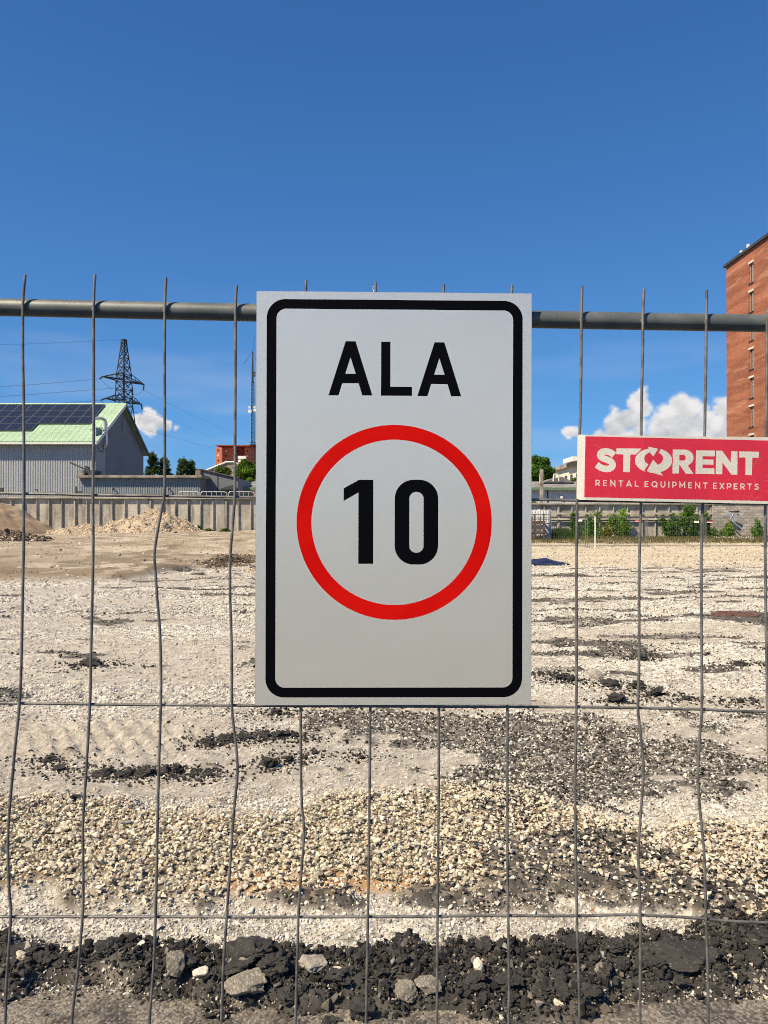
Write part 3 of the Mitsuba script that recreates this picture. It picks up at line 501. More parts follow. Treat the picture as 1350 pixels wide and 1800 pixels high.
# ------------------------------------------------------------------ the rental firm's board
_bend_x, _bend_o = [1000, 1013, 1029, 1133, 1245, 1300, 1400], [0.0050, 0.0042, -0.0015, -0.0060, -0.0035, -0.0045, -0.0030]
FOLDS = (1029, 1133, 1245, 1300)
def board_map(off):
    """Board layout (the photograph's pixel units, 1.2 per mm) to the slightly creased board hung on the fence."""
    def fn(v): return np.array([fence_pt(x, y, np.interp(x, _bend_x, _bend_o) - 0.006 - off - z) for x, y, z in v])
    return fn
def on_board(poly, h, off):
    ms = []; edges = [900, *FOLDS, 1500]
    for a, b in zip(edges, edges[1:]):
        q = poly.intersection(sg.box(a, 0, b, 2000))
        if q.is_empty or q.area < 1e-6: continue
        m = extrude(q, h); m.vertices = board_map(off)(m.vertices); m.fix_normals(); ms.append(m)
    return join(ms)
def scratched(base, scr, amount):
    def fn(p, n, uv):
        c = mi.Color3f(base) * (0.9 + 0.2 * mikit.fbm(p.x * 25, p.y * 25, p.z * 25, 4))
        a = mikit.noise(p.x * 30 + p.z * 90, p.z * 25 - p.x * 60, 3.0); b = mikit.noise(p.x * 150 - p.z * 40, p.z * 120 + p.x * 50, 7.0)
        t = (1 - mikit.smoothstep(0.0, 0.012, dr.abs(a - 0.52))) * mikit.smoothstep(0.6, 0.75, mikit.fbm(p.x * 22, p.y * 9, p.z * 22, 3))
        t2 = (1 - mikit.smoothstep(0.0, 0.02, dr.abs(b - 0.5))) * mikit.smoothstep(0.56, 0.7, mikit.fbm(p.x * 13 + 5, p.y * 9, p.z * 13, 3))
        return mikit.mix(c, scr, dr.minimum(1, amount * (t + 0.7 * t2)))
    return fn
plain('m_board_white', scratched((0.61, 0.61, 0.565), (0.45, 0.43, 0.39), 0.6), 0.45, 0.4)
plain('m_board_red', scratched((0.57, 0.027, 0.058), (0.70, 0.45, 0.45), 0.8), 0.4, 0.4)
board = thing('rental_board', 'red and white STORENT board wired to the fence at the right edge', 'sign')
def top(x): return np.interp(x, [1013, 1350, 1385], [764.3, 768.5, 769])
def bot(x): return np.interp(x, [1013, 1350, 1385], [878.5, 886, 886.8])
xs_ = [1015, *FOLDS, 1385]
obj('plate', on_board(sg.Polygon([(1015, 766), (1019, 764)] + [(x, top(x)) for x in xs_[1:]] + [(x, bot(x)) for x in xs_[::-1][:-1]] + [(1019, 878.9), (1013.5, 876.5)]), 0.0014, 0.0), 'm_board_white', board)
obj('red_field', on_board(sg.Polygon([(1029, 766.8), (1350, 774.3), (1371, 774.8), (1369, 881.2), (1350, 880.8), (1026.8, 874)]), 0.0001, 0.0016), 'm_board_red', board)
def bx(x, y): return 1000 + x / 3.857, 740 + y / 3.857      # letter outlines are measured on a 3.857 times enlarged board
def P(*pts): return sg.Polygon([bx(*p) for p in pts])
def stroke(pts, w, closed=False, cap='flat', join_='mitre'):
    return sg.LineString(pts + ([pts[0]] if closed else [])).buffer(w / 2, cap_style=cap, join_style=join_, quad_segs=8)
def shape(g): return affinity.affine_transform(g, [1 / 3.857, 0, 0, 1 / 3.857, 1000, 740])
sS = spline([(306, 232), (283, 214), (252, 206), (222, 213), (212, 232), (226, 250), (255, 261), (285, 276), (297, 298), (283, 319), (250, 325), (215, 315), (188, 296)], 8)
def glyph(g): obj('letter', on_board(shape(g), 0.0001, 0.0018), 'm_board_white', board)
glyph(stroke([tuple(p) for p in sS], 44))
ell = lambda cx, cy, rx, ry: affinity.scale(sg.Point(cx, cy).buffer(1, quad_segs=40), rx, ry)
ring = ell(574, 268, 126, 84).difference(ell(575, 255, 64, 46))
keep_out = ell(574, 268, 133, 91)
glyph(sg.Polygon([(322, 185), (490, 187), (470, 228), (416, 227), (414, 347), (367, 346), (368, 226), (321, 225)]).difference(keep_out))
gap = sg.Polygon([(612, 168), (628, 175), (540, 355), (505, 372), (520, 340)])
ring = ring.difference(gap).difference(sg.Polygon([(560, 160), (640, 150), (590, 245)]).intersection(sg.Polygon([(598, 100), (700, 100), (590, 245)])))
arrow1 = sg.Polygon([(537, 174), (604, 189), (574, 240), (556, 224)]); arrow2 = sg.Polygon([(572, 262), (527, 340), (637, 371), (616, 338), (600, 295)])
ring = ring.union(arrow1).union(arrow2).difference(sg.Polygon([(604, 189), (622, 196), (532, 345), (508, 338), (574, 240), (580, 236)]).difference(arrow1).difference(arrow2).buffer(-1))
obj('arrow_ring', on_board(shape(ring.buffer(0)), 0.0001, 0.0018), 'm_board_white', board)
Rb = sg.Polygon([(705, 193), (785, 195), (785, 300), (748, 300), (746, 356), (702, 355)]).union(ell(783, 249, 62, 55)).union(sg.Polygon([(752, 298), (800, 290), (845, 359), (793, 358)]))
glyph(Rb.difference(rrect(748, 230, 792, 268, 17).union(sg.box(748, 230, 770, 268))).difference(keep_out))
glyph(sg.Polygon([(862, 198), (991, 201), (990, 240), (907, 238), (907, 260), (980, 262), (980, 297), (906, 295), (906, 319), (986, 321), (986, 360), (859, 358)]))
glyph(sg.Polygon([(998, 201), (1039, 202), (1098, 283), (1099, 205), (1143, 206), (1141, 365), (1102, 364), (1041, 281), (1039, 361), (996, 360)]))
glyph(sg.Polygon([(1154, 206), (1288, 209), (1287, 250), (1243, 249), (1241, 367), (1196, 366), (1198, 248), (1153, 247)]))
def small(ch):
    """Thin round sans capitals, unit height, y down; (strokes, width)."""
    arc = lambda cx, cy, rx, ry, a, b: [(cx + rx * math.cos(math.radians(t)), cy + ry * math.sin(math.radians(t))) for t in np.linspace(a, b, 16)]
    h = 0.085
    return {'R': ([[(h, 1), (h, h), (0.4, h)] + arc(0.4, 0.34, 0.26, 0.255, -90, 90) + [(h, 0.595)], [(0.38, 0.6), (0.68, 1)]], 0.72), 'E': ([[(0.62, h), (h, h), (h, 1 - h), (0.63, 1 - h)], [(h, 0.5), (0.56, 0.5)]], 0.66),
            'N': ([[(h, 1), (h, 0.06), (0.75, 0.94), (0.75, 0)]], 0.84), 'T': ([[(0, h), (0.74, h)], [(0.37, h), (0.37, 1)]], 0.74), 'A': ([[(0.03, 1), (0.44, 0.04), (0.85, 1)], [(0.18, 0.72), (0.70, 0.72)]], 0.88),
            'L': ([[(h, 0), (h, 1 - h), (0.6, 1 - h)]], 0.6), 'Q': ([arc(0.5, 0.5, 0.42, 0.42, 0, 360), [(0.6, 0.68), (0.92, 1.02)]], 1.0), 'U': ([[(h, 0), (h, 0.56)] + arc(0.40, 0.56, 0.315, 0.36, 180, 0) + [(0.715, 0)]], 0.8),
            'I': ([[(h, 0), (h, 1)]], 0.17), 'P': ([[(h, 1), (h, h), (0.4, h)] + arc(0.4, 0.36, 0.26, 0.275, -90, 90) + [(h, 0.635)]], 0.68), 'M': ([[(h, 1), (h, 0.1), (0.48, 0.68), (0.87, 0.1), (0.87, 1)]], 0.96),
            'X': ([[(0.03, 0), (0.72, 1)], [(0.72, 0), (0.03, 1)]], 0.75), 'S': ([[tuple(q) for q in spline([(0.62, 0.19), (0.48, 0.10), (0.32, 0.085), (0.15, 0.14), (0.11, 0.28), (0.22, 0.42), (0.42, 0.5), (0.60, 0.6), (0.62, 0.77), (0.48, 0.90), (0.30, 0.915), (0.14, 0.87), (0.05, 0.79)], 6)]], 0.7)}[ch]
def word(txt, x0, x1, yb0, yb1, h):
    gs = [small(c) for c in txt]; tot = sum(w for _, w in gs) * h; gapw = ((x1 - x0) - tot) / (len(txt) - 1); x = x0
    for c, (st, w) in zip(txt, gs):
        y0 = np.interp(x, [x0, x1], [yb0, yb1]) - h; g = sops.unary_union([stroke([(x + a * h, y0 + b * h) for a, b in s], 0.165 * h) for s in st])
        obj('small_letter', on_board(shape(g.buffer(0)), 0.0001, 0.0018), 'm_board_white', board); x += w * h + gapw
word('RENTAL', 180, 472, 440, 447, 41); word('EQUIPMENT', 513, 940, 448, 459, 41); word('EXPERTS', 977, 1287, 460, 467, 41)

# ------------------------------------------------------------------ concrete slab walls at the back of the site
def wall_color(p, n, uv):
    st = mikit.fbm(p.x * 2.2, p.y * 2.2, p.z * 0.35, 4); g = mikit.fbm(p.x * 6, p.y * 6, p.z * 5, 4)
    c = mikit.mix((0.28, 0.27, 0.237), (0.45, 0.435, 0.39), mikit.smoothstep(0.3, 0.7, st)) * (0.8 + 0.4 * g)
    c = mikit.mix(c, mi.Color3f(0.12, 0.112, 0.10), 0.6 * mikit.smoothstep(0.55, 0.75, mikit.fbm(p.x * 3.1, p.y * 3, p.z * 0.5 + 4, 4)))
    gx_, gz_ = (p.x + 24.70) / 0.34, (p.z - 0.98) / 0.5
    paint = mikit.smoothstep(1.0, 0.7, dr.abs(gx_)) * mikit.smoothstep(1.0, 0.8, dr.abs(gz_)) * mikit.smoothstep(0.42, 0.55, mikit.fbm(p.x * 4.5, 1.0, p.z * 3.5, 3))
    return mikit.mix(c, mi.Color3f(0.72, 0.30, 0.10), paint * 0.8)
plain('m_wall', wall_color, 0.92, 0.2)
plain('m_coping', mottled((0.30, 0.28, 0.24), (0.48, 0.45, 0.40), 1.5), 0.9, 0.2)
def slab_wall(label, X0, n, Y, zb, zt, tilt, rail=False, fall=0.0):
    w = thing('concrete_wall', label, 'wall')
    for k in range(n):
        x0 = X0 + 6.0 * k; z1 = zt - fall * k
        s = obj('slab', [box(x0 + 0.02, x0 + 5.98, Y, Y + 0.14, zb, z1 - 0.003)], 'm_wall', w)
        for j in range(6):
            wd = 0.16 if j == 0 else 0.10
            rx = x0 + 0.02 + j * 1.0
            obj('rib', prism([(0, 0), (wd, 0), (wd - 0.03, 0.16), (0.03, 0.16)], lambda v, rx=rx, z1=z1: np.column_stack([rx + v[:, 0], Y - 0.002 - v[:, 1], zb + v[:, 2]]), z1 - zb - 0.16), 'm_wall', s)
        obj('coping', box(x0 + 0.015, x0 + 5.985, Y - 0.27, Y + 0.18, z1, z1 + 0.11), 'm_coping', w)
        if rail:
            for zz in (z1 - 0.72, z1 - 1.12): obj('rail', box(x0 + 0.03, x0 + 5.97, Y - 0.29, Y - 0.165, zz, zz + 0.13), 'm_coping', w)
    return w
slab_wall('left run of ribbed concrete slab wall below the grey metal shed', at(130, 900, 61)[0] - 24.0, 8, 61.0, -0.4, at(220, 872, 61)[2] - 0.11, 0, fall=0.022)
slab_wall('right run of ribbed concrete wall with two rails behind the bushes', at(978.7, 900, 55.4)[0] - 6.0, 4, 55.4, -0.4, at(1000, 884, 55.4)[2] - 0.11, 0, rail=True)
def blockwork(a, b, mortar, bw, bh):
    def fn(p, n, uv):
        row = dr.floor(p.z / bh); u = (p.x + p.y * 0.999) / bw + 0.5 * (row - 2 * dr.floor(row / 2)); fu, fz = u - dr.floor(u), p.z / bh - row
        j = dr.maximum(mikit.smoothstep(0.06, 0.02, dr.minimum(fu, 1 - fu)), mikit.smoothstep(0.14, 0.05, dr.minimum(fz, 1 - fz)))
        c = mikit.mix(a, b, mikit.cell_rand(dr.floor(u), row, 3.0)) * (0.75 + 0.5 * mikit.fbm(p.x * 0.6, p.y * 0.6, p.z * 0.8, 4))
        return mikit.mix(c, mi.Color3f(*mortar), j * 0.75)
    return fn
plain('m_block', blockwork((0.27, 0.255, 0.23), (0.44, 0.42, 0.385), (0.17, 0.16, 0.145), 0.42, 0.2), 0.92, 0.2)
xb0, xb1 = at(1253, 900, 55.1)[0], 40.0; zt = at(1300, 886.5, 55.1)[2]
hx0, hx1, hz0, hz1 = at(1280, 900, 55.1)[0], at(1300, 900, 55.1)[0], at(1290, 909, 55.1)[2], at(1290, 898, 55.1)[2]
bw = thing('block_wall', 'pale grey block wall with a dark opening at the right edge behind the far fence', 'wall')
obj('masonry', [box(xb0, hx0, 55.1, 55.35, -0.4, zt), box(hx1, xb1, 55.1, 55.35, -0.4, zt), box(hx0, hx1, 55.1, 55.35, -0.4, hz0), box(hx0, hx1, 55.1, 55.35, hz1, zt)], 'm_block', bw)
obj('coping', box(xb0, xb1, 55.03, 55.42, zt, zt + 0.08), 'm_coping', bw)
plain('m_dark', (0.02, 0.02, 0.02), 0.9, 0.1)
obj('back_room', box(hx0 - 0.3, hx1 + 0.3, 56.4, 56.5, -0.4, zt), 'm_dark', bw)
plain('m_sheet_metal', galv((0.34, 0.37, 0.40), (0.50, 0.53, 0.56), 3), 0.45, 0.5, 0.5)
ms = thing('metal_flap', 'bent grey metal sheet hanging askew below the wall opening on a diagonal strut', 'metal sheet')
q = [at(px, py, 54.7) for px, py in ((1273, 907), (1279, 898), (1299, 907), (1294, 918))]
fl = trimesh.Trimesh(np.array(q + [x + [0, 0.04, 0] for x in q]), [[0, 1, 2], [0, 2, 3], [4, 6, 5], [4, 7, 6], [0, 4, 5], [0, 5, 1], [1, 5, 6], [1, 6, 2], [2, 6, 7], [2, 7, 3], [3, 7, 4], [3, 4, 0]], process=False); fl.fix_normals()
obj('sheet', fl, 'm_sheet_metal', ms); obj('strut', bar(at(1284, 913, 54.66), at(1304, 930, 54.4), 0.045, 6), 'm_sheet_metal', ms); obj('rib', bar(q[1] * 0.5 + q[2] * 0.5 + [0, -0.03, 0], q[0] * 0.5 + q[3] * 0.5 + [0, -0.03, 0], 0.03, 6), 'm_sheet_metal', ms)

# ------------------------------------------------------------------ the grey shed with the mint roof
plain('m_cladding', lambda p, n, uv: mi.Color3f(0.335, 0.365, 0.395) * (0.86 + 0.28 * mikit.fbm(p.x * 0.5, p.y * 0.5, p.z * 0.4, 4)), 0.5, 0.4, 0.15)
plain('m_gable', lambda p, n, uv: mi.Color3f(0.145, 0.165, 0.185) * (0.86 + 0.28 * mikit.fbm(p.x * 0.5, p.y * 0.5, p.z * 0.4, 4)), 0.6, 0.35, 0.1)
plain('m_gable_light', lambda p, n, uv: mi.Color3f(0.28, 0.30, 0.33) * (0.86 + 0.28 * mikit.fbm(p.x * 0.5, p.y * 0.5, p.z * 0.4, 4)), 0.6, 0.35, 0.1)
plain('m_mint', lambda p, n, uv: mi.Color3f(0.30, 0.44, 0.31) * (0.82 + 0.36 * mikit.fbm(p.x * 0.35, p.y * 0.6, p.z, 4)), 0.55, 0.4)
plain('m_trim', (0.62, 0.66, 0.60), 0.5, 0.4)
plain('m_solar', lambda p, n, uv: mikit.mix((0.012, 0.014, 0.022), (0.022, 0.026, 0.040), mikit.noise(p.x * 6, p.y * 6, p.z * 6)), 0.16, 0.45)
plain('m_alu_frame', (0.13, 0.14, 0.155), 0.4, 0.5, 0.5)
plain('m_dark_trim', (0.05, 0.055, 0.06), 0.6, 0.3)
plain('m_duct', galv((0.55, 0.57, 0.6), (0.7, 0.72, 0.75), 2), 0.35, 0.5, 0.7)
sh = thing('metal_shed', 'grey corrugated shed with mint green roof and solar panels at the left', 'shed')
XG, Y1, Y2, XL = -28.2, 75.0, 90.0, -64.0
ZE, ZR = CAM + 7.55, CAM + 11.9; YM = (Y1 + Y2) / 2
obj('long_wall', corrugated((XL, Y1), (XG, Y1), -0.2, ZE + 0.1, (0, -1), 0.24, 0.05), 'm_cladding', sh)
obj('back_wall', corrugated((XL, Y2), (XG, Y2), -0.2, ZE, (0, 1), 0.24, 0.05), 'm_cladding', sh)
gp = [(Y1 + 0.02, -0.2), (Y2 - 0.02, -0.2), (Y2 - 0.02, ZE), (YM, ZR - 0.02), (Y1 + 0.02, ZE)]
obj('gable_wall', prism(gp, lambda v: np.column_stack([XG - 0.25 + v[:, 2], v[:, 0], v[:, 1]]), 0.22), 'm_gable', sh)
obj('gable_wall', prism([(XL * 0 + a, b) for a, b in gp], lambda v: np.column_stack([XL + 0.02 + v[:, 2], v[:, 0], v[:, 1]]), 0.22), 'm_gable', sh)
obj('corner_strip', box(XG - 0.02, XG + 0.03, Y1 + 0.05, Y1 + 2.6, -0.2, ZE + 1.2), 'm_gable_light', sh)
slope = np.array([YM - Y1, ZR - ZE]); SL = np.linalg.norm(slope); slope /= SL
def roof_pt(x, s, up=0.0):                    # s metres up the front slope from the eave
    return np.array([x, Y1 + slope[0] * s - slope[1] * up, ZE + slope[1] * s + slope[0] * up])
def roof_box(x0, x1, s0, s1, u0, u1):
    m = box(x0, x1, s0, s1, u0, u1); m.vertices = np.array([roof_pt(*v) for v in m.vertices]); return m
def roof_box_b(x0, x1, s0, s1, u0, u1):
    m = roof_box(x0, x1, s0, s1, u0, u1); m.vertices[:, 1] = 2 * YM - m.vertices[:, 1]; m.invert(); return m
rf = obj('roof', [roof_box(XL - 0.4, XG + 0.45, -0.9, SL + 0.01, 0.06, 0.2), roof_box_b(XL - 0.4, XG + 0.45, -0.9, SL - 0.06, 0.06, 0.2)], 'm_mint', sh)
obj('seam', [roof_box(x, x + 0.05, -0.89, SL - 0.05, 0.2, 0.222) for x in np.arange(XL, XG, 0.6)], 'm_mint', rf, kind='stuff')
obj('ridge_cap', tube([(XL - 0.45, YM, ZR + 0.17), (XG + 0.5, YM, ZR + 0.17)], 0.14, 8), 'm_mint', rf)
obj('eave_gutter', box(XL - 0.4, XG + 0.46, Y1 - 0.94, Y1 - 0.80, ZE - 0.56, ZE - 0.36), 'm_trim', sh)
for sg_ in (roof_box, roof_box_b): obj('verge_trim', sg_(XG + 0.45, XG + 0.5, -0.9, SL, -0.12, 0.22), 'm_trim' if sg_ is roof_box else 'm_dark_trim', sh)
PX1, PW, PH = -29.75, 1.30, 1.72
sarr = []
for rrow in range(4):
    for c in range(11):
        x1 = PX1 - c * PW; x0 = x1 - PW
        if rrow == 3 and x1 > -34.6: continue
        s1 = SL - 0.42 - rrow * PH; s0 = s1 - PH
        p_ = obj('solar_panel', roof_box(x0 + 0.05, x1 - 0.05, s0 + 0.05, s1 - 0.05, 0.32, 0.36), 'm_solar', sh)
        obj('frame', [roof_box(x0 + 0.005, x0 + 0.05, s0 + 0.01, s1 - 0.01, 0.31, 0.368), roof_box(x1 - 0.05, x1 - 0.005, s0 + 0.01, s1 - 0.01, 0.31, 0.368), roof_box(x0 + 0.05, x1 - 0.05, s0 + 0.005, s0 + 0.05, 0.31, 0.366), roof_box(x0 + 0.05, x1 - 0.05, s1 - 0.05, s1 - 0.005, 0.31, 0.366)], 'm_alu_frame', p_)
# vent slit in the gable, and the silver duct up its front corner
gy0, gy1_, gz0, gz1_ = 82.7, 83.7, at(221, 758, 83.2)[2], at(221, 739, 83.2)[2]
vt = obj('gable_vent', box(XG - 0.02, XG + 0.05, gy0, gy1_, gz0, gz1_), 'm_gable_light', sh)
obj('louvre', [box(XG + 0.05, XG + 0.09, gy0 + 0.06, gy1_ - 0.06, z, z + 0.05) for z in np.arange(gz0 + 0.08, gz1_ - 0.08, 0.14)], 'm_dark_trim', vt, kind='stuff')
dp = [(XG - 0.05, 76.6, at(177, 785, 76.4)[2]), (XG + 0.25, 76.6, at(184, 785, 76.4)[2]), (XG + 0.5, 76.55, at(186, 779, 76.4)[2]), (XG + 0.5, 76.5, at(186, 760, 76.4)[2]), (XG + 0.48, 76.4, at(184.5, 742, 76.4)[2]), (XG + 0.2, 76.0, at(181, 736, 76.2)[2]), (XG - 0.5, 75.6, at(175, 737, 76)[2])]
obj('silver_duct', tube(spline(dp, 6), 0.16, 10), 'm_duct', sh, smooth=60)
obj('cable_run', tube(spline([(XG - 0.1, 75.2, ZE - 0.4), (XG + 0.35, 75.8, ZE - 1.2), (XG + 0.4, 76.2, ZE + 0.2), (XG + 0.3, 76.0, ZE + 1.2), (XG - 0.8, 75.7, ZE + 1.0)], 6), 0.035, 5), 'm_dark_trim', sh)
# the low annexe in front of it
plain('m_annex', lambda p, n, uv: mi.Color3f(0.22, 0.25, 0.275) * (0.86 + 0.28 * mikit.fbm(p.x * 0.6, p.y * 0.6, p.z * 0.5, 4)), 0.55, 0.4, 0.1)
plain('m_slate', mottled((0.10, 0.105, 0.11), (0.20, 0.20, 0.20), 1.0), 0.8, 0.3)
plain('m_mossy', mottled((0.16, 0.15, 0.13), (0.34, 0.32, 0.28), 1.6), 0.85, 0.25)
ax = thing('low_annexe', 'low grey corrugated annexe with flat roof edge in front of the shed gable', 'outbuilding')
YA = 66.0; xa0, xa1 = at(141, 850, YA)[0], at(352, 850, YA)[0]; za = at(240, 838, YA)[2]
obj('front_wall', corrugated((xa0, YA), (xa1, YA), -0.2, za - 0.1, (0, -1), 0.2, 0.04), 'm_annex', ax)
obj('side_wall', box(xa1 - 0.06, xa1, YA + 0.06, YA + 7.5, -0.2, za - 0.1), 'm_gable', ax); obj('side_wall', box(xa0, xa0 + 0.06, YA + 0.06, YA + 7.5, -0.2, za - 0.1), 'm_gable', ax)
obj('roof_edge', box(xa0 - 0.15, xa1 + 0.25, YA - 0.5, YA + 7.6, za - 0.1, za + 0.12), 'm_mossy', ax)
ru = [at(166, 833.5, YA + 1), at(190, 834.5, YA + 1), at(262, 838, YA + 1), at(166, 838, YA + 1)]
obj('roof_upstand', prism([(p[0], p[2]) for p in ru], lambda v: np.column_stack([v[:, 0], YA + 1 + v[:, 2], v[:, 1]]), 1.5), 'm_dark_trim', ax)
pb = obj('parapet_box', box(at(141, 0, YA)[0], at(151, 0, YA)[0], YA - 0.3, YA + 2, za + 0.125, at(150, 827, YA)[2]), 'm_mossy', ax)
obj('dark_bay', box(at(151.2, 0, YA)[0], at(165, 0, YA)[0], YA + 0.2, YA + 2, za + 0.125, at(150, 826, YA)[2]), 'm_dark_trim', ax)
obj('stay_pole', bar(at(122.5, 812.5, YA + 0.6), at(148, 824, YA + 0.6), 0.07, 6), 'm_dark_trim', ax)
obj('stay_foot', prism([(0, 0), (0.55, 0), (0.3, 0.45), (0.1, 0.5)], lambda v: np.column_stack([at(145, 0, YA)[0] + v[:, 0], YA + 0.5 + v[:, 2], at(145, 828, YA)[2] + v[:, 1]]), 0.3), 'm_dark_trim', ax)
for px in (198, 296): obj('wall_lamp', tube(spline([at(px, 857, YA - 0.12), at(px + 1.5, 859, YA - 0.3), at(px, 862, YA - 0.25)], 4), 0.05, 6), 'm_dark_trim', ax)
ga = thing('gabled_annexe', 'dark grey single pitch annexe right of the corrugated one', 'outbuilding')
YB = 68.5; gpts = [at(346, 826, YB), at(355, 826, YB), at(418, 841, YB), at(419, 870, YB), at(346, 870, YB)]
gpts = [(p[0], p[2]) for p in gpts]; gpts[3] = (gpts[3][0], -0.2); gpts[4] = (gpts[4][0], -0.2)
obj('wall', prism(gpts, lambda v: np.column_stack([v[:, 0], YB + v[:, 2], v[:, 1]]), 7.0), 'm_gable', ga)
obj('roof_edge', tube([at(345, 825.6, YB - 0.1), at(355, 825.6, YB - 0.1), at(419.5, 840.8, YB - 0.1)], 0.09, 6), 'm_dark_trim', ga)
obj('door_joint', box(at(383, 0, YB)[0], at(384.5, 0, YB)[0], YB - 0.04, YB - 0.003, -0.2, at(384, 834, YB)[2]), 'm_dark_trim', ga)
obj('corner_box', box(at(346, 0, YB)[0], at(355, 0, YB)[0], YB - 0.35, YB - 0.01, at(346, 838, YB)[2], at(346, 827, YB)[2]), 'm_mossy', ga)
obj('canopy', prism([(0, 0), (at(414, 0, YB)[0] - at(385, 0, YB)[0], 0.45), (at(414, 0, YB)[0] - at(385, 0, YB)[0], 0.0)], lambda v: np.column_stack([at(385, 0, YB)[0] + v[:, 0], YB - 0.5 + v[:, 2], at(400, 861, YB)[2] + v[:, 1]]), 0.45), 'm_dark_trim', ga)
# looped guard rails on top of the wall, and small fittings there
plain('m_rail', (0.55, 0.57, 0.55), 0.5, 0.4, 0.3)
zt0 = at(400, 872, 61.1)[2]
for a, b in ((353, 399), (402, 447), (314, 350)):
    k = thing('guard_rail', None, None)
    lb = {353: 'looped pipe guard rail on the wall top before the dark annexe', 402: 'looped pipe guard rail on the wall top beside the speed sign', 314: 'looped pipe guard rail on the wall top before the corrugated annexe'}[a]
    labels[k].update(label=lb, category='railing', group='looped guard rails')
    obj('loop', tube(spline([at(a, 873, 62), at(a, 868, 62), at(a + 2, 865, 62), at(a + 8, 864.5, 62), at(b - 8, 864.8, 62), at(b - 2, 865.5, 62), at(b, 868, 62), at(b, 873, 62)], 5), 0.03, 6), 'm_rail', k)
    obj('post', [bar(at(x, 873, 62), at(x, 864.6, 62), 0.022, 5) for x in np.linspace(a + 10, b - 10, 4)], 'm_rail', k, kind='stuff')
wl = thing('wall_floodlight', 'small dark box lamp on the wall top at the far left', 'lamp'); obj('housing', box(at(3, 0, 61)[0], at(8, 0, 61)[0], 60.95, 61.1, at(5, 865, 61)[2], at(5, 857.5, 61)[2]), 'm_dark_trim', wl); obj('stem', bar(at(5.5, 865, 61.03), at(5.5, 869, 61.03), 0.03, 5), 'm_dark_trim', wl)
wl = thing('hooked_pipe', 'small curved dark pipe on the wall top near the second wire', 'pipe'); obj('bend', tube(spline([at(61, 861, 61.05), at(63.5, 860.3, 61.05), at(66, 862.5, 61.05), at(67, 868, 61.05)], 5), 0.045, 6), 'm_dark_trim', wl)
wl = thing('steel_bracket', 'dark angled bracket on the wall top at the annexe corner', 'bracket'); obj('arm', box(at(136, 0, 61)[0], at(146, 0, 61)[0], 60.96, 61.08, at(5, 866.5, 61)[2], at(5, 863.5, 61)[2]), 'm_dark_trim', wl); obj('upright', box(at(135, 0, 61)[0], at(137.3, 0, 61)[0], 60.95, 61.09, at(5, 869.5, 61)[2], at(5, 855, 61)[2]), 'm_dark_trim', wl)

# ------------------------------------------------------------------ long low building with the green roof behind the walls
plain('m_green_roof', mottled((0.10, 0.16, 0.11), (0.16, 0.24, 0.16), 0.8), 0.6, 0.4)
plain('m_pale_cladding', lambda p, n, uv: mi.Color3f(0.50, 0.54, 0.60) * (0.88 + 0.24 * mikit.fbm(p.x * 0.5, p.y * 0.5, p.z * 0.4, 4)), 0.5, 0.4, 0.1)
YG = 72.0; lg = thing('green_roofed_building', 'long low building with pale corrugated wall and green roof edge right of the sign', 'outbuilding')
x0, x1 = at(412, 0, YG)[0], at(1180, 0, YG)[0]; ze = at(970, 861, YG)[2]
obj('front_wall', corrugated((x0 + 14, YG), (x1, YG), -0.2, ze, (0, -1), 0.22, 0.05), 'm_pale_cladding', lg)
obj('fascia', box(x0, x1 + 0.3, YG - 0.55, YG - 0.3, ze - 0.05, at(970, 857, YG)[2]), 'm_green_roof', lg)
m = box(x0, x1 + 0.3, 0, 11, 0, 0.15); m.vertices = np.column_stack([m.vertices[:, 0], YG - 0.3 + m.vertices[:, 1], ze + 0.02 + m.vertices[:, 2] + 0.10 * m.vertices[:, 1]]); obj('roof', m, 'm_slate', lg)
obj('downpipe', bar((at(961, 0, YG)[0], YG - 0.1, 0), (at(961, 0, YG)[0], YG - 0.1, ze), 0.06, 6), 'm_dark_trim', lg)
obj('wall_lamp', box(at(983, 0, YG)[0], at(987, 0, YG)[0], YG - 0.25, YG - 0.06, at(985, 876, YG)[2], at(985, 872, YG)[2]), 'm_white_plastic', lg)
v_ = obj('roof_vent', [bar(at(a, b, YG + 4), at(c, d, YG + 4), 0.07, 5) for a, b, c, d in ((972.5, 846, 973.5, 834), (973.5, 834, 981, 834), (981, 834, 982.5, 846))], 'm_trim', lg)
rl = thing('dark_roof_lantern', 'dark sloping roof block behind the grey pole right of the sign', 'roof'); o_ = [at(955, 848, 78), at(975, 840, 78), at(990, 838.5, 78), at(1010, 848, 78)]
obj('slope', prism([(p[0], p[2]) for p in o_], lambda v: np.column_stack([v[:, 0], 78 + v[:, 2], v[:, 1]]), 4.0), 'm_slate', rl); obj('wall', box(o_[0][0], o_[3][0], 78.2, 81.8, 0.2, o_[0][2] - 0.003), 'm_gable', rl)
pl = thing('grey_pole', 'grey square pole standing before the green roofed building', 'pole')
obj('shaft', box(at(948.5, 0, 64)[0], at(953.5, 0, 64)[0], 63.9, 64.15, -0.2, at(951, 825, 64)[2]), 'm_mossy', pl); obj('cap', box(at(947, 0, 64)[0], at(948.4, 0, 64)[0], 63.9, 64.1, at(951, 850, 64)[2], at(951, 834, 64)[2]), 'm_coping', pl)
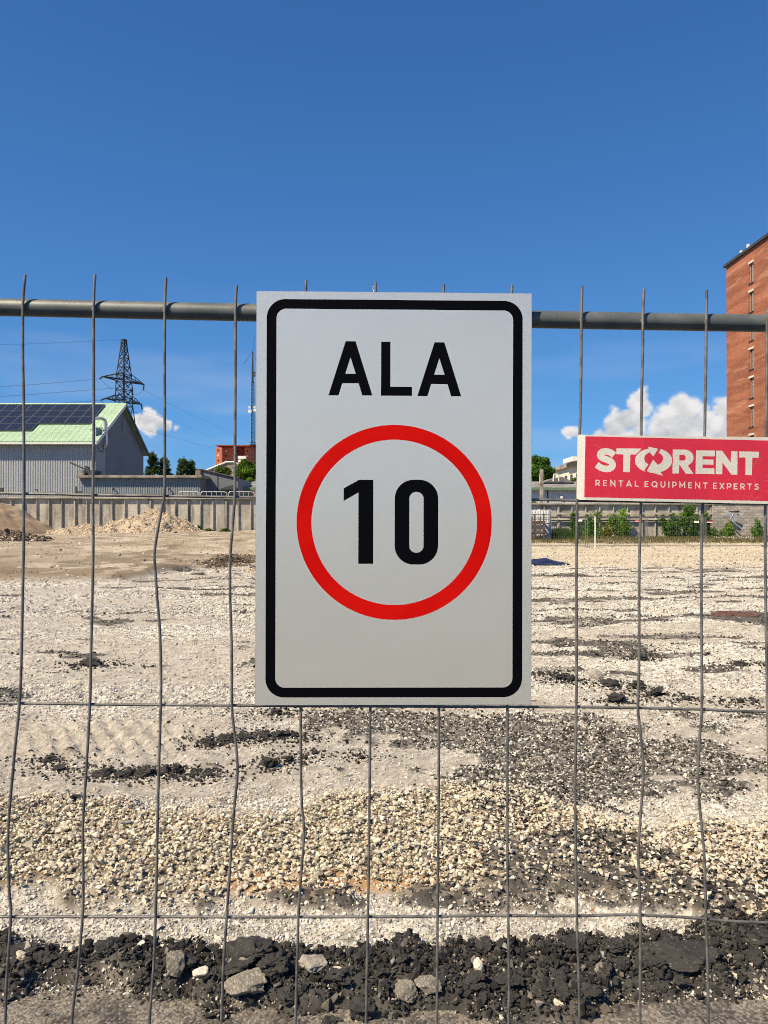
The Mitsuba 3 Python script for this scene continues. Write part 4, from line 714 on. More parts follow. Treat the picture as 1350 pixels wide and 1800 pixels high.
# pale building beyond
plain('m_cream', mottled((0.52, 0.47, 0.38), (0.66, 0.61, 0.52), 0.4), 0.85, 0.2)
plain('m_white_wall', mottled((0.62, 0.61, 0.58), (0.74, 0.73, 0.70), 0.4), 0.85, 0.2)
pbd = thing('cream_building', 'cream building with pitched grey eave just left of the red board', 'building')
xq = at(988, 0, 118)[0]
m = box(0, 26, 0, 30, -0.2, at(990, 826, 118)[2]); m.vertices += [xq, 96, 0]; 
zc0, zc1 = at(989, 824, 118)[2], at(1015, 812, 100)[2]
obj('wall', box(xq, xq + 20, 100, 126, 0, zc0 - 0.1), 'm_cream', pbd); obj('eave', box(xq - 0.5, xq + 20.3, 99, 126.5, zc0 - 0.1, zc0 + 0.45), 'm_mossy', pbd)
for k in range(7): obj('window', box(xq - 0.02, xq + 0.03, 101.5 + 3.4 * k, 103.0 + 3.4 * k, zc0 - 3.0, zc0 - 1.2), 'm_dark_trim', pbd)
obj('roof_house', box(at(1003, 0, 108)[0], at(1003, 0, 108)[0] + 7, 107, 113, zc0 + 0.45, at(1008, 803, 108)[2]), 'm_white_wall', pbd)

# ------------------------------------------------------------------ red brick tower on the right
def brick_color(p, n, uv):
    band = mikit.fbm(p.y * 0.16 + p.x * 0.16, 1.0, p.z * 1.5, 4); g = mikit.fbm(p.x * 0.35, p.y * 0.35, p.z * 0.3, 4); f = mikit.fbm(p.y * 3 + p.x * 3, 2.0, p.z * 12, 3)
    c = mikit.mix((0.24, 0.075, 0.042), (0.34, 0.124, 0.072), mikit.smoothstep(0.3, 0.7, band)) * (0.72 + 0.56 * g) * (0.8 + 0.4 * f)
    c = mikit.mix(c, mi.Color3f(0.56, 0.30, 0.20), 0.38 * mikit.smoothstep(0.60, 0.76, mikit.fbm(p.y * 0.35 + p.x * 0.3, 5.0, p.z * 1.9, 4)))
    row = dr.floor(p.z / 0.075); u = (p.x + p.y) / 0.26 + 0.5 * (row - 2 * dr.floor(row / 2)); fu, fz = u - dr.floor(u), p.z / 0.075 - row
    j = dr.maximum(mikit.smoothstep(0.07, 0.03, dr.minimum(fu, 1 - fu)), mikit.smoothstep(0.2, 0.1, dr.minimum(fz, 1 - fz)))
    return mikit.mix(c * (0.85 + 0.3 * mikit.cell_rand(dr.floor(u), row, 1.0)), mi.Color3f(0.30, 0.20, 0.14), 0.5 * j)
plain('m_brick', brick_color, 0.9, 0.2)
plain('m_pane', (0.03, 0.035, 0.04), 0.08, 0.6)
plain('m_frame', (0.34, 0.33, 0.31), 0.6, 0.3)
plain('m_lintel', (0.62, 0.58, 0.52), 0.8, 0.2)
bt = thing('brick_tower', 'tall orange red brick apartment tower at the right edge', 'building')
XT = 37.95; YT1 = 85.0; ZT = at(1280, 470, YT1)[2]; wy0, wy1 = F * XT / (1325.8 - 675), F * XT / (1317.8 - 675)
YT0 = 58.0; TH = 0.35
win = [(at(1322, 497 + 50.55 * k, 79.1)[2], at(1322, 461.5 + 50.55 * k, 79.1)[2]) for k in range(9)]
ms_ = [box(XT, XT + TH, wy1, YT1, -0.2, ZT), box(XT, XT + TH, YT0, wy0, -0.2, ZT), box(XT + TH, XT + 22, YT1 - TH, YT1, -0.2, ZT), box(XT + TH, XT + 22, YT0, YT0 + TH, -0.2, ZT), box(XT + 22, XT + 22.3, YT0, YT1, -0.2, ZT)]
zprev = ZT
for a, b in win: ms_.append(box(XT, XT + TH, wy0, wy1, b, zprev)); zprev = a
ms_.append(box(XT, XT + TH, wy0, wy1, -0.2, zprev))
obj('wall', ms_, 'm_brick', bt)
obj('pilaster_joint', box(XT - 0.05, XT - 0.002, wy1 + 0.12, wy1 + 0.25, -0.2, ZT - 1.2), 'm_brick', bt)
cp = obj('roof_coping', [box(XT - 0.25, XT + 0.3, YT0 - 0.2, YT1 + 0.25, ZT, ZT + 0.28)], 'm_dark_trim', bt)
obj('flat_roof', box(XT + 0.3, XT + 22, YT0, YT1, ZT - 0.3, ZT - 0.05), 'm_slate', bt)
for a, b in win:
    w_ = obj('window', [box(XT + 0.16, XT + 0.24, wy0, wy0 + 0.07, a, b), box(XT + 0.16, XT + 0.24, wy1 - 0.07, wy1, a, b), box(XT + 0.14, XT + 0.25, (wy0 + wy1) / 2 - 0.07, (wy0 + wy1) / 2 + 0.07, a + 0.07, b - 0.07), box(XT + 0.16, XT + 0.24, wy0 + 0.07, wy1 - 0.07, a, a + 0.07), box(XT + 0.16, XT + 0.24, wy0 + 0.07, wy1 - 0.07, b - 0.07, b)], 'm_frame', bt)
    obj('pane', box(XT + 0.19, XT + 0.2, wy0 + 0.02, wy1 - 0.02, a + 0.02, b - 0.02), 'm_pane', w_)
    obj('lintel', box(XT - 0.03, XT + 0.12, wy0 - 0.02, wy1 + 0.22, b + 0.003, b + 0.2), 'm_lintel', w_)
    obj('sill', box(XT - 0.08, XT + 0.16, wy0 - 0.03, wy1 + 0.03, a - 0.09, a - 0.003), 'm_dark_trim', w_)
for (px, py, yy, lab) in ((1303, 444, 81.6, 'small white antenna on the tower roof edge, left one'), (1315, 435, 80.2, 'white antenna panel on the tower roof edge, right one')):
    k = thing('roof_antenna', lab, 'antenna'); a = at(px, py, yy); hh = 0.2 if px < 1310 else 0.34
    obj('panel', box(a[0] - 0.12, a[0] + 0.12, yy - 0.09, yy + 0.09, a[2] - hh, a[2] + hh), 'm_white_plastic', k); obj('mast', bar((a[0], yy, ZT + 0.2), (a[0], yy, a[2] - hh), 0.035, 6), 'm_dark_trim', k)

# ------------------------------------------------------------------ far red apartment block and gabled house
plain('m_red_block', mottled((0.46, 0.12, 0.075), (0.55, 0.18, 0.115), 0.15), 0.85, 0.2)
plain('m_red_dark', (0.40, 0.11, 0.075), 0.85, 0.2)
fb = thing('red_apartment_block', 'distant red apartment block behind the trees left of the sign', 'building'); YF = 240.0
zz = lambda py, Y: at(0, py, Y)[2]
def fx(px, Y=YF): return at(px, 0, Y)[0]
for a, b, t, dy, mat in ((380, 391, 786.5, 0, 'm_red_block'), (391, 408, 785, 2.5, 'm_red_block'), (408, 428, 784.5, 6, 'm_red_dark'), (428, 470, 785, 3, 'm_red_block')):
    w_ = obj('wall', box(fx(a), fx(b), YF + dy, YF + 14, 0, zz(t, YF)), mat, fb)
    for k in range(3): obj('window', box(fx(a + 3), fx(a + 6), YF + dy - 0.1, YF + dy - 0.01, zz(793 + 9 * k, YF), zz(790 + 9 * k, YF)), 'm_white_wall' if (k + int(a)) % 2 else 'm_dark_trim', w_)
for k in range(4): obj('balcony', box(fx(418), fx(432), YF + 1, YF + 2.9, zz(806 + 6.5 * k, YF), zz(801 + 6.5 * k, YF)), 'm_white_wall', fb)
obj('roof_edge', box(fx(379.5), fx(470), YF - 0.3, YF + 14.2, zz(785, YF) + 0.3, zz(784, YF) + 0.3), 'm_red_dark', fb)
gh = thing('gabled_house', 'small grey gabled house with white roof edge below the red block', 'house'); YH = 130.0
hp = [(at(p, q, YH)[0], at(p, q, YH)[2]) for p, q in ((360, 829), (398, 813.5), (412, 813), (430, 824))]
obj('wall', prism(hp + [(hp[3][0], 0), (hp[0][0], 0)], lambda v: np.column_stack([v[:, 0], YH + v[:, 2], v[:, 1]]), 9), 'm_mossy', gh)
obj('roof_edge', tube([(a, YH - 0.15, b + 0.1) for a, b in hp], 0.17, 6), 'm_white_wall', gh)

# ------------------------------------------------------------------ lattice pylon, its lines, and the radio mast
plain('m_lattice', (0.045, 0.05, 0.055), 0.6, 0.3, 0.2)
plain('m_insulator', (0.06, 0.065, 0.07), 0.4, 0.4)
pyl = thing('lattice_pylon', 'dark steel lattice power pylon rising behind the shed ridge', 'pylon')
YP = 150.0; pc = at(219, 0, YP); ux = np.array([0.5, 0.866, 0]); uy = np.array([-0.866, 0.5, 0])
def pz(py): return at(0, py, YP)[2]
lv = [(-2.0, 2.9), (pz(770), 1.75), (pz(715), 1.18), (pz(700), 1.12), (pz(686), 1.08), (pz(672), 1.04), (pz(659), 1.0), (pz(645), 0.82), (pz(630), 0.65), (pz(615), 0.48), (pz(604), 0.38), (pz(597), 0.34)]
def corner(k, a, b): z, hw = lv[k]; return np.array([pc[0], pc[1], z]) + hw * (a * ux + b * uy)
CR = [(1, 1), (1, -1), (-1, -1), (-1, 1)]
for a, b in CR: obj('leg', tube([corner(k, a, b) for k in range(len(lv))], 0.105, 5), 'm_lattice', pyl)
br = []
for k in range(len(lv) - 1):
    for s_ in range(4):
        c0_, c1_ = CR[s_], CR[(s_ + 1) % 4]; br += [bar(corner(k, *c0_), corner(k + 1, *c1_), 0.07, 4), bar(corner(k, *c1_), corner(k + 1, *c0_), 0.07, 4), bar(corner(k + 1, *c0_), corner(k + 1, *c1_), 0.07, 4)]
obj('bracing', br, 'm_lattice', pyl, kind='stuff')
obj('top_bar', bar(np.array([pc[0], pc[1], lv[-1][0]]) - 0.95 * ux * 0.5 - uy * 0.5, np.array([pc[0], pc[1], lv[-1][0]]) + 0.5 * ux + uy * 0.3, 0.10, 5), 'm_lattice', pyl)
tips = {}
for nm, zc, arm in (('up', at(0, 669, YP)[2], 5.1), ('low', at(0, 705.5, YP)[2], 4.4)):
    for sg_ in (-1, 1):
        tip = np.array([pc[0], pc[1], zc]) + sg_ * arm * ux; tips[nm, sg_] = tip; kk = []
        for b in (-1, 1):
            r0 = np.array([pc[0], pc[1], zc]) + sg_ * 1.0 * ux + b * 1.0 * uy; kk += [bar(r0, tip, 0.13, 4), bar(r0 + [0, 0, 1.3], tip, 0.09, 4)]
            for f_ in (0.3, 0.6): kk.append(bar(r0 + f_ * (tip - r0), r0 + [0, 0, 1.3] + f_ * (tip - r0 - [0, 0, 1.3]), 0.05, 4))
        kk += [bar(np.array([pc[0], pc[1], zc]) + sg_ * (1 + f_ * (arm - 1)) * ux + (1 - f_) * uy, np.array([pc[0], pc[1], zc]) + sg_ * (1 + f_ * (arm - 1)) * ux - (1 - f_) * uy, 0.05, 4) for f_ in (0.0, 0.3, 0.6)]
        obj('cross_arm', kk, 'm_lattice', pyl)
def insulator(a, b):
    a, b = np.asarray(a), np.asarray(b); n = 9; ts = np.linspace(0, 1, 2 * n + 1); rr = np.where(np.arange(2 * n + 1) % 2, 0.17, 0.07)
    return tube([a + t * (b - a) for t in ts], rr, 7)
lines = []
def line(pts, r_=0.035): lines.append(tube(spline(pts, 10), r_, 4))
IL = {}
for nm, (ax_, ay_), (cx_, cy_), Yl, Yr in (('up', (175.5, 665.8), (252, 685.5), 144.6, 156.0), ('low', (177, 703.5), (250, 719), 145.2, 155.5)):
    a = at(ax_, ay_, Yl); c = at(cx_, cy_, Yr); obj('insulator_string', insulator(tips[nm, -1], a), 'm_insulator', pyl); obj('insulator_string', insulator(tips[nm, 1], c), 'm_insulator', pyl); IL[nm] = (a, c)
    obj('jumper', tube(spline([a, at(193, 681 if nm == 'up' else 716, YP), at(206, 682 if nm == 'up' else 717, YP)], 8), 0.035, 4), 'm_lattice', pyl); obj('jumper', tube(spline([c, at(245, 692 if nm == 'up' else 724, YP + 4), at(234, 694 if nm == 'up' else 726, YP + 2)], 8), 0.035, 4), 'm_lattice', pyl)
h0 = at(233, 681, YP + 1); obj('insulator_string', insulator(h0, h0 - [0, 0, 1.5]), 'm_insulator', pyl)
plain('m_cable', (0.07, 0.075, 0.085), 0.6, 0.3)
for lab, pts in (('power cable sagging right from the pylon\'s upper arm to the mast', [IL['up'][1], at(291, 706, 185), at(343, 732, 230), at(391, 753, 280), at(438, 775.5, 340), at(520, 806, 480)]),
                 ('lower power cable passing over the small white cloud towards the red block', [IL['low'][1], at(248, 751.5, 175), at(300, 767, 210), at(345, 780, 250), at(382, 789.5, 290), at(470, 808, 420)]),
                 ('faint middle power cable right of the shed ridge', [at(252, 722, 156), at(320, 746, 200), at(380, 771, 280), at(440, 792, 380)]),
                 ('upper left power cable leaving the pylon behind the first two wires', [IL['up'][0], at(130, 670, 138), at(0, 679.5, 120), at(-160, 680, 105)]),
                 ('middle left power cable from the pylon body', [at(206, 682, 149), at(130, 687.5, 140), at(0, 697, 122), at(-160, 702, 105)]),
                 ('lower left power cable just above the solar roof', [IL['low'][0], at(130, 707, 138), at(60, 711, 128), at(-160, 719, 105)]),
                 ('thin earth wire running left from the pylon top', [at(214, 596.5, 150), at(100, 602.5, 135), at(0, 606, 121), at(-160, 607, 105)])):
    k = thing('power_cable', lab, 'cable'); scene[k] = mikit.ply(tube(spline(pts, 10), 0.018 if 'earth' in lab or 'faint' in lab else 0.026, 4), 'm_cable'); used.add(k + '__')
mast = thing('radio_mast', 'slender dark lattice radio mast beside the speed sign\'s left edge', 'mast'); YM_ = 110.0
def mp(px, py, d=0.0): return at(px, py, YM_ + d)
b0, b1 = mp(444, 870), mp(444, 672); w0, w1 = 0.30, 0.20
def mleg(t, k): c = b0 + (b1 - b0) * t; w = w0 + (w1 - w0) * t; an = k * 2.094 + 0.4; return c + w * np.array([math.cos(an), math.sin(an), 0])
b0[2] = 0.0
for k in range(3): obj('leg', bar(mleg(0, k), mleg(1, k), 0.05, 5), 'm_lattice', mast)
N_ = 34; obj('bracing', [bar(mleg(i / N_, (k + i) % 3), mleg((i + 1) / N_, (k + i + 1) % 3), 0.032, 3) for i in range(N_) for k in range(3)] + [bar(mleg(i / N_, k), mleg(i / N_, (k + 1) % 3), 0.025, 3) for i in range(N_) for k in range(3)], 'm_lattice', mast, kind='stuff')
obj('upper_tube', tube([mp(444, 673), mp(444, 650), mp(444.2, 617)], [0.17, 0.14, 0.07], 8), 'm_lattice', mast)
obj('whip_aerial', bar(mp(444.2, 617), mp(447, 590), 0.02, 4), 'm_lattice', mast)
for px, py in ((428, 640.5), (452, 638)): obj('stay_rod', bar(mp(444.2, 618), mp(px, py), 0.022, 4), 'm_lattice', mast)
pp = mp(444.5, 782); m = trimesh.creation.cylinder(radius=0.5, height=0.12, sections=12); m.apply_translation(pp); obj('platform', m, 'm_lattice', mast); obj('platform_rail', [tube([pp + [0.5 * math.cos(a), 0.5 * math.sin(a), 0.35] for a in np.linspace(0, 6.283, 13)], 0.02, 4)], 'm_lattice', mast)
for px, py, rr_ in ((438.5, 716, 0.16), (447.5, 715.5, 0.16), (439.3, 723, 0.26), (448, 721, 0.22)):
    m = trimesh.creation.cylinder(radius=rr_, height=0.2, sections=14); m.apply_transform(trimesh.transformations.rotation_matrix(math.pi / 2, [1, 0, 0])); m.apply_translation(mp(px, py, -0.35)); obj('dish', m, 'm_white_plastic', mast, smooth=40)
for py in (655, 660): obj('side_box', box(*(lambda c: (c[0], c[0] + 0.3, c[1] - 0.1, c[1] + 0.1, c[2] - 0.15, c[2] + 0.15))(mp(445, py))), 'm_lattice', mast)

# ------------------------------------------------------------------ trees, bushes, weeds
def leaves(centers, size, r, up=0.3):
    """A small bent leaf (two triangles) at each centre, turned at random."""
    n = len(centers); R = rotations(n, r); s = size * r.uniform(0.6, 1.3, n)
    q = np.array([[-1, 0, 0], [0, -0.45, 0.12], [1, 0, 0], [0, 0.45, 0.12]]); v = np.einsum('nij,vj->nvi', R, q) * s[:, None, None] + np.asarray(centers)[:, None]
    f = np.array([[0, 1, 2], [0, 2, 3]])[None] + 4 * np.arange(n)[:, None, None]
    return v.reshape(-1, 3), f.reshape(-1, 3)
def clump_points(c, rad, n, clumps, r, shell=0.55):
    """Points of a crown: many clumps spread through an ellipsoid, each a small ball of leaves."""
    rad = np.asarray(rad, float); d = r.normal(size=(clumps, 3)); d /= np.linalg.norm(d, axis=1, keepdims=True); cc = d * r.uniform(shell, 1.0, (clumps, 1)) ** 0.8 * rad * 0.82
    cs = r.uniform(0.20, 0.38, clumps); k = r.integers(0, clumps, n); p = r.normal(size=(n, 3)); p /= np.linalg.norm(p, axis=1, keepdims=True); p *= r.uniform(0.3, 1, (n, 1)) ** 0.5
    return np.asarray(c) + cc[k] + p * cs[k][:, None] * rad.mean() * [1, 1, 0.8], k
plain('m_bark', mottled((0.06, 0.045, 0.03), (0.14, 0.11, 0.08), 4), 0.9, 0.2)
def foliage(name, parent, pts, k, size, tone, r, clumps, var=0.35):
    v, f = leaves(pts, size, r); tn = np.clip(1 + r.normal(0, var, clumps), 0.45, 1.9)[k]; c = np.asarray(tone) * tn[:, None] * (1 + r.normal(0, 0.15, (len(pts), 1))); c[:, 0] *= 1 + r.normal(0, 0.1, len(pts))
    return obj(name, (v, f), 'm_leaf', parent, color=np.repeat(np.clip(c, 0.005, 0.6), 4, 0))
def tree(label, px, ptop, pbase, Y, wpx, tone, seed, leaf=0.16, n=6000, clumps=45, base_z=0.0, group=None, name='tree'):
    r = np.random.default_rng(seed); k = thing(name, label, 'tree', group); x, zt_, zb_ = at(px, 0, Y)[0], at(px, ptop, Y)[2], at(px, pbase, Y)[2]
    rx, rz = wpx * Y / F / 2, (zt_ - zb_) / 2; c = np.array([x, Y, (zt_ + zb_) / 2])
    tr = [tube(spline([(x, Y, base_z - 0.3), (x + 0.1, Y, c[2] - 0.5 * rz), (x, Y, c[2] + 0.5 * rz)], 4), np.linspace(0.035, 0.012, 9) * (zt_ - base_z), 7)]
    for i in range(7): a = r.uniform(0, 6.28); z0 = c[2] + r.uniform(-0.8, 0.2) * rz; tr.append(tube([(x, Y, z0), (x + 0.35 * rx * math.cos(a), Y + 0.35 * rx * math.sin(a), z0 + 0.3 * rz), (x + 0.75 * rx * math.cos(a), Y + 0.75 * rx * math.sin(a), z0 + 0.5 * rz)], [0.09, 0.06, 0.02], 5))
    obj('trunk', tr, 'm_bark', k)
    pts, kk = clump_points(c, (rx, rx * 0.9, rz), n, clumps, r); foliage('crown', k, pts, kk, leaf, tone, r, clumps); return k
def pine(label, px, ptop, pbase, Y, wpx, tone, seed, n=7000):
    r = np.random.default_rng(seed); k = thing('pine_tree', label, 'tree', 'pines behind the shed'); x, zt_, zb_ = at(px, 0, Y)[0], at(px, ptop, Y)[2], at(px, pbase, Y)[2]; H_ = zt_ - zb_; rx = wpx * Y / F / 2
    obj('trunk', tube([(x, Y, -0.2), (x, Y, zt_ - 0.2)], [0.3, 0.04], 7), 'm_bark', k)
    pts, kk, t = [], [], 0
    for i in range(70):
        u = r.uniform(0, 1) ** 0.8; a = r.uniform(0, 6.283); L_ = rx * (1 - 0.62 * u) * r.uniform(0.7, 1.25); z0 = zb_ + H_ * (0.02 + 0.86 * u)
        s = r.uniform(0.15, 1, n // 70); up = 0.35 * L_ * s ** 1.5 + 0.1
        q = np.column_stack([x + s * L_ * math.cos(a), Y + s * L_ * math.sin(a), z0 + up]) + r.normal(0, 0.06 + 0.03 * rx, (len(s), 3)); pts.append(q); kk += [i] * len(s)
    tip = np.column_stack([np.full(60, x), np.full(60, Y), zt_ - r.uniform(0, 0.12, 60) * H_]) + r.normal(0, 0.12, (60, 3)); pts.append(tip); kk += [0] * 60
    foliage('crown', k, np.vstack(pts), np.array(kk), 0.115, tone, r, 70, 0.3); return k
PINE = (0.075, 0.13, 0.05); LEAF = (0.15, 0.27, 0.045); DEEP = (0.085, 0.175, 0.035)
pine('tallest dark pine close behind the shed\'s right corner', 270, 795, 850, 98, 30, PINE, 1); pine('dark pine between the shed corner and the separate pine', 290, 803, 850, 99, 28, PINE, 2)
pine('separate dark pine right of the third fence wire', 322, 806, 850, 97, 30, PINE, 3); pine('narrow pine at the right of the separate pine', 338, 810, 850, 98, 22, PINE, 4)
tree('low olive green tree in front of the small gabled house', 392, 816, 866, 88, 44, (0.10, 0.14, 0.035), 5, n=7000); tree('bright green leafy tree between fourth wire and radio mast', 434, 805, 870, 86, 48, LEAF, 6, n=9000, clumps=60)
tree('dark green tree just right of the speed sign', 945, 797, 862, 92, 62, DEEP, 7, n=11000, clumps=70); tree('small leafy tree before the cream building', 1012, 840, 860, 96, 26, DEEP, 8, n=2500, clumps=25)
tree('distant round tree top over the red board\'s right part', 1268, 762, 900, 190, 60, DEEP, 9, n=3000, clumps=30, leaf=0.3)
tree('low bush on the wall line right of the speed sign', 941, 879, 905, 56.6, 34, DEEP, 10, n=3000, clumps=30, leaf=0.10, name='bush')
def bush(label, px, ptop, pbase, Y, wpx, tone, seed, n, leaf=0.085, spill=0.0):
    r = np.random.default_rng(seed); k = thing('bush', label, 'bush', 'bushes along the right wall'); x, zt_ = at(px, 0, Y)[0], at(px, ptop, Y)[2]; zb_ = float(gz(x, Y)); H_ = zt_ - zb_; rx = wpx * Y / F / 2
    st = []
    P_, K_, c_ = [], [], 0
    for i in range(max(4, int(n / 350))):
        a, e = r.uniform(0, 6.283), r.uniform(0, 1) ** 0.6; tip = np.array([x + rx * e * math.cos(a), Y + 0.45 * rx * e * math.sin(a) - spill, zb_ + H_ * r.uniform(0.35, 1.0) * (1 - 0.35 * e * e)])
        st.append(tube(spline([(x + 0.3 * rx * math.cos(a) * e, Y, zb_ - 0.1), (tip + [x, Y, zb_]) / 2 + r.normal(0, 0.05, 3), tip], 3), np.linspace(0.025, 0.008, 7), 4))
        m_ = int(n / max(4, int(n / 350))); s = r.uniform(0.25, 1.02, m_); base = np.array([x + 0.3 * rx * math.cos(a) * e, Y, zb_]); q = base + s[:, None] * (tip - base) + r.normal(0, 0.13, (m_, 3)) * [1, 0.8, 0.8]; q[:, 2] = np.maximum(q[:, 2], zb_ + 0.03); P_.append(q); K_ += [i] * m_
    obj('stem', st, 'm_bark', k, kind='stuff'); foliage('foliage', k, np.vstack(P_), np.array(K_), leaf, tone, r, i + 1, 0.3)
bush('narrow climbing shrub on the first visible wall rib right of the sign', 1007, 893, 938, 55.0, 12, DEEP, 21, 900); bush('tall shrub left of the pale fence post', 1038, 887, 946, 54.6, 30, DEEP, 22, 2600)
bush('yellow green small shrub right of the pale fence post', 1066, 921, 944, 54.2, 14, (0.16, 0.17, 0.03), 23, 700); bush('wide leafy shrub below the left part of the red board', 1088, 888, 945, 54.5, 40, LEAF, 24, 3600)
bush('dense shrub left of the tallest bush on the right wall', 1176, 900, 945, 54.4, 44, DEEP, 25, 4200); bush('tallest dense bush filling the wall below the red board', 1222, 884, 945, 54.3, 62, DEEP, 26, 8000)
bush('low shrub beneath the bent metal sheet', 1276, 918, 944, 54.2, 30, LEAF, 27, 1800); bush('small upright shrub at the far right by the block wall', 1329, 912, 943, 54.2, 16, DEEP, 28, 1000); bush('sprawling shrub at the foot of the bushes near the picket row', 1243, 922, 946, 54.0, 30, DEEP, 29, 1600)
bush('low weed tuft at the foot of the left slab wall', 349, 925, 941, 59.5, 15, DEEP, 30, 900); bush('flat weeds beside the tuft at the left wall foot', 366, 934, 941, 59.5, 20, (0.10, 0.13, 0.04), 31, 500); bush('weeds at the left wall foot near the fourth wire', 398, 931, 938, 60, 16, (0.10, 0.13, 0.04), 32, 350)
def blades(n, fn, r, h, tone, w=0.012):
    x, y = fn(n, r); z = gz(x, y); a = r.uniform(0, 6.283, n); hh = h * r.uniform(0.4, 1.2, n); ln = r.normal(0, 0.35, (n, 2)) * hh[:, None]
    p0 = np.column_stack([x - w * np.cos(a), y - w * np.sin(a), z]); p1 = np.column_stack([x + w * np.cos(a), y + w * np.sin(a), z]); p2 = np.column_stack([x + ln[:, 0], y + ln[:, 1], z + hh])
    v = np.stack([p0, p1, p2], 1).reshape(-1, 3); return (v, np.arange(3 * n).reshape(-1, 3)), np.repeat(tint(tone, n, r, 0.3, 0.15), 3, 0)
r = np.random.default_rng(91)
gm, gc = blades(11000, lambda n, r: ((lambda y: (r.uniform(8.5, 29, n), y))(r.uniform(49.5, 55, n))), r, 0.20, (0.16, 0.15, 0.065), 0.02)
k = obj('weeds', gm, 'm_leaf', color=gc); labels[k] = {'label': 'dry grass and weeds along the foot of the right wall', 'category': 'grass', 'kind': 'stuff'}
gm, gc = blades(2600, lambda n, r: (at(985, 0, 53)[0] + r.normal(0, 0.45, n), 53 + r.normal(0, 0.6, n)), r, 0.75, (0.05, 0.10, 0.025), 0.02)
k = obj('tall_grass', gm, 'm_leaf', color=gc); labels[k] = {'label': 'tall green grass right of the blue grey drum', 'category': 'grass', 'kind': 'stuff'}

# ------------------------------------------------------------------ things standing in front of the right wall
YI = 52.6; ibc = thing('liquid_container', 'white caged liquid container cube standing by the wall right of the sign', 'container')
ia, ib, iz0, iz1 = at(930, 0, YI)[0], at(967.5, 0, YI)[0], float(gz(at(950, 0, YI)[0], YI)) + 0.13, at(950, 895.5, YI)[2]
import manifold3d as m3
def rbox(x0, x1, y0, y1, z0, z1, r_):
    pts = [m3.Manifold.sphere(r_, 12).translate([a, b, c]) for a in (x0 + r_, x1 - r_) for b in (y0 + r_, y1 - r_) for c in (z0 + r_, z1 - r_)]; return m3.Manifold.batch_hull(pts)
obj('bottle', rbox(ia + 0.05, ib - 0.05, YI, YI + 1.0, iz0, iz1 - 0.05, 0.09), 'm_white_plastic', ibc, smooth=40)
cg = [bar((x, YI - 0.03, iz0), (x, YI - 0.03, iz1), 0.014, 5) for x in np.linspace(ia, ib, 9)] + [bar((ia, YI - 0.03, z), (ib, YI - 0.03, z), 0.014, 5) for z in np.linspace(iz0, iz1, 7)] + [bar((ib + 0.01, y, iz0), (ib + 0.01, y, iz1), 0.014, 5) for y in np.linspace(YI, YI + 1.0, 6)] + [bar((ib + 0.01, YI, z), (ib + 0.01, YI + 1, z), 0.014, 5) for z in np.linspace(iz0, iz1, 7)]
obj('cage', cg, 'm_sheet_metal', ibc); obj('pallet', [box(ia, ib, YI - 0.02, YI + 1.02, iz0 - 0.05, iz0 - 0.003)] + [box(x, x + 0.12, YI, YI + 1, iz0 - 0.16, iz0 - 0.052) for x in np.linspace(ia, ib - 0.12, 3)], 'm_wood' , ibc)
obj('lid', tube([((ia + ib) / 2, YI + 0.5, iz1 - 0.06), ((ia + ib) / 2, YI + 0.5, iz1 + 0.02)], 0.12, 12), 'm_white_plastic', ibc)
plain('m_wood', mottled((0.06, 0.043, 0.03), (0.13, 0.095, 0.066), 5, 4, 1, 1, 4), 0.85, 0.2)
YC = 51.2; cr = thing('timber_crate', 'brown timber crate frame with diagonal brace before the white container', 'crate')
ca, cb, cz0 = at(926, 0, YC)[0], at(956.3, 0, YC)[0], float(gz(at(945, 0, YC)[0], YC)) - 0.05; zc = lambda py: at(0, py, YC)[2]
for x in (ca, (ca * 0.62 + cb * 0.38), cb - 0.10): obj('post', box(x, x + 0.10, YC, YC + 0.1, cz0, zc(904) if x < cb - 0.2 else zc(903)), 'm_wood', cr); obj('post', box(x, x + 0.10, YC + 1.1, YC + 1.2, cz0, zc(908)), 'm_wood', cr)
for a, b in ((952, 947.5), (931, 927.5), (921, 916), (937, 935)): obj('board', box(ca - 0.02, cb + 0.02, YC - 0.035, YC - 0.003, zc(a), zc(b)), 'm_wood', cr); obj('board', box(ca - 0.02, cb + 0.02, YC + 1.203, YC + 1.235, zc(a), zc(b)), 'm_wood', cr); obj('board', box(cb + 0.003, cb + 0.035, YC, YC + 1.2, zc(a), zc(b)), 'm_wood', cr)
obj('brace', bar((ca + 0.2, YC + 0.05, zc(935)), (cb - 0.15, YC + 0.05, zc(949)), 0.04, 4), 'm_wood', cr); obj('plank_floor', box(ca, cb, YC + 0.1, YC + 1.1, cz0 + 0.05, cz0 + 0.1), 'm_wood', cr)
obj('white_sack', rbox(ca + 0.35, cb - 0.25, YC + 0.3, YC + 0.9, zc(936), zc(932), 0.05), 'm_white_plastic', cr, smooth=40)
plain('m_drum', mottled((0.16, 0.20, 0.27), (0.24, 0.29, 0.37), 3), 0.5, 0.4)
YD = 51.9; dm = thing('storage_drum', 'blue grey ribbed drum standing beside the timber crate', 'drum'); dx = at(962, 0, YD)[0]; dz0 = float(gz(dx, YD)); dz1 = at(0, 921.5, YD)[2]; dh = dz1 - dz0
pr = [(0.0, 0), (0.20, 0), (0.215, 0.03)]
for k in range(4): z = 0.22 + 0.2 * k; pr += [(0.205, z - 0.03), (0.222, z), (0.205, z + 0.03)]
pr += [(0.21, 0.93), (0.17, 0.985), (0, 0.99)]
pr = np.array(pr); m = trimesh.creation.revolve(np.column_stack([pr[:, 0], pr[:, 1] * dh]), sections=20); m.apply_translation((dx, YD, dz0)); obj('body', m, 'm_drum', dm, smooth=40)
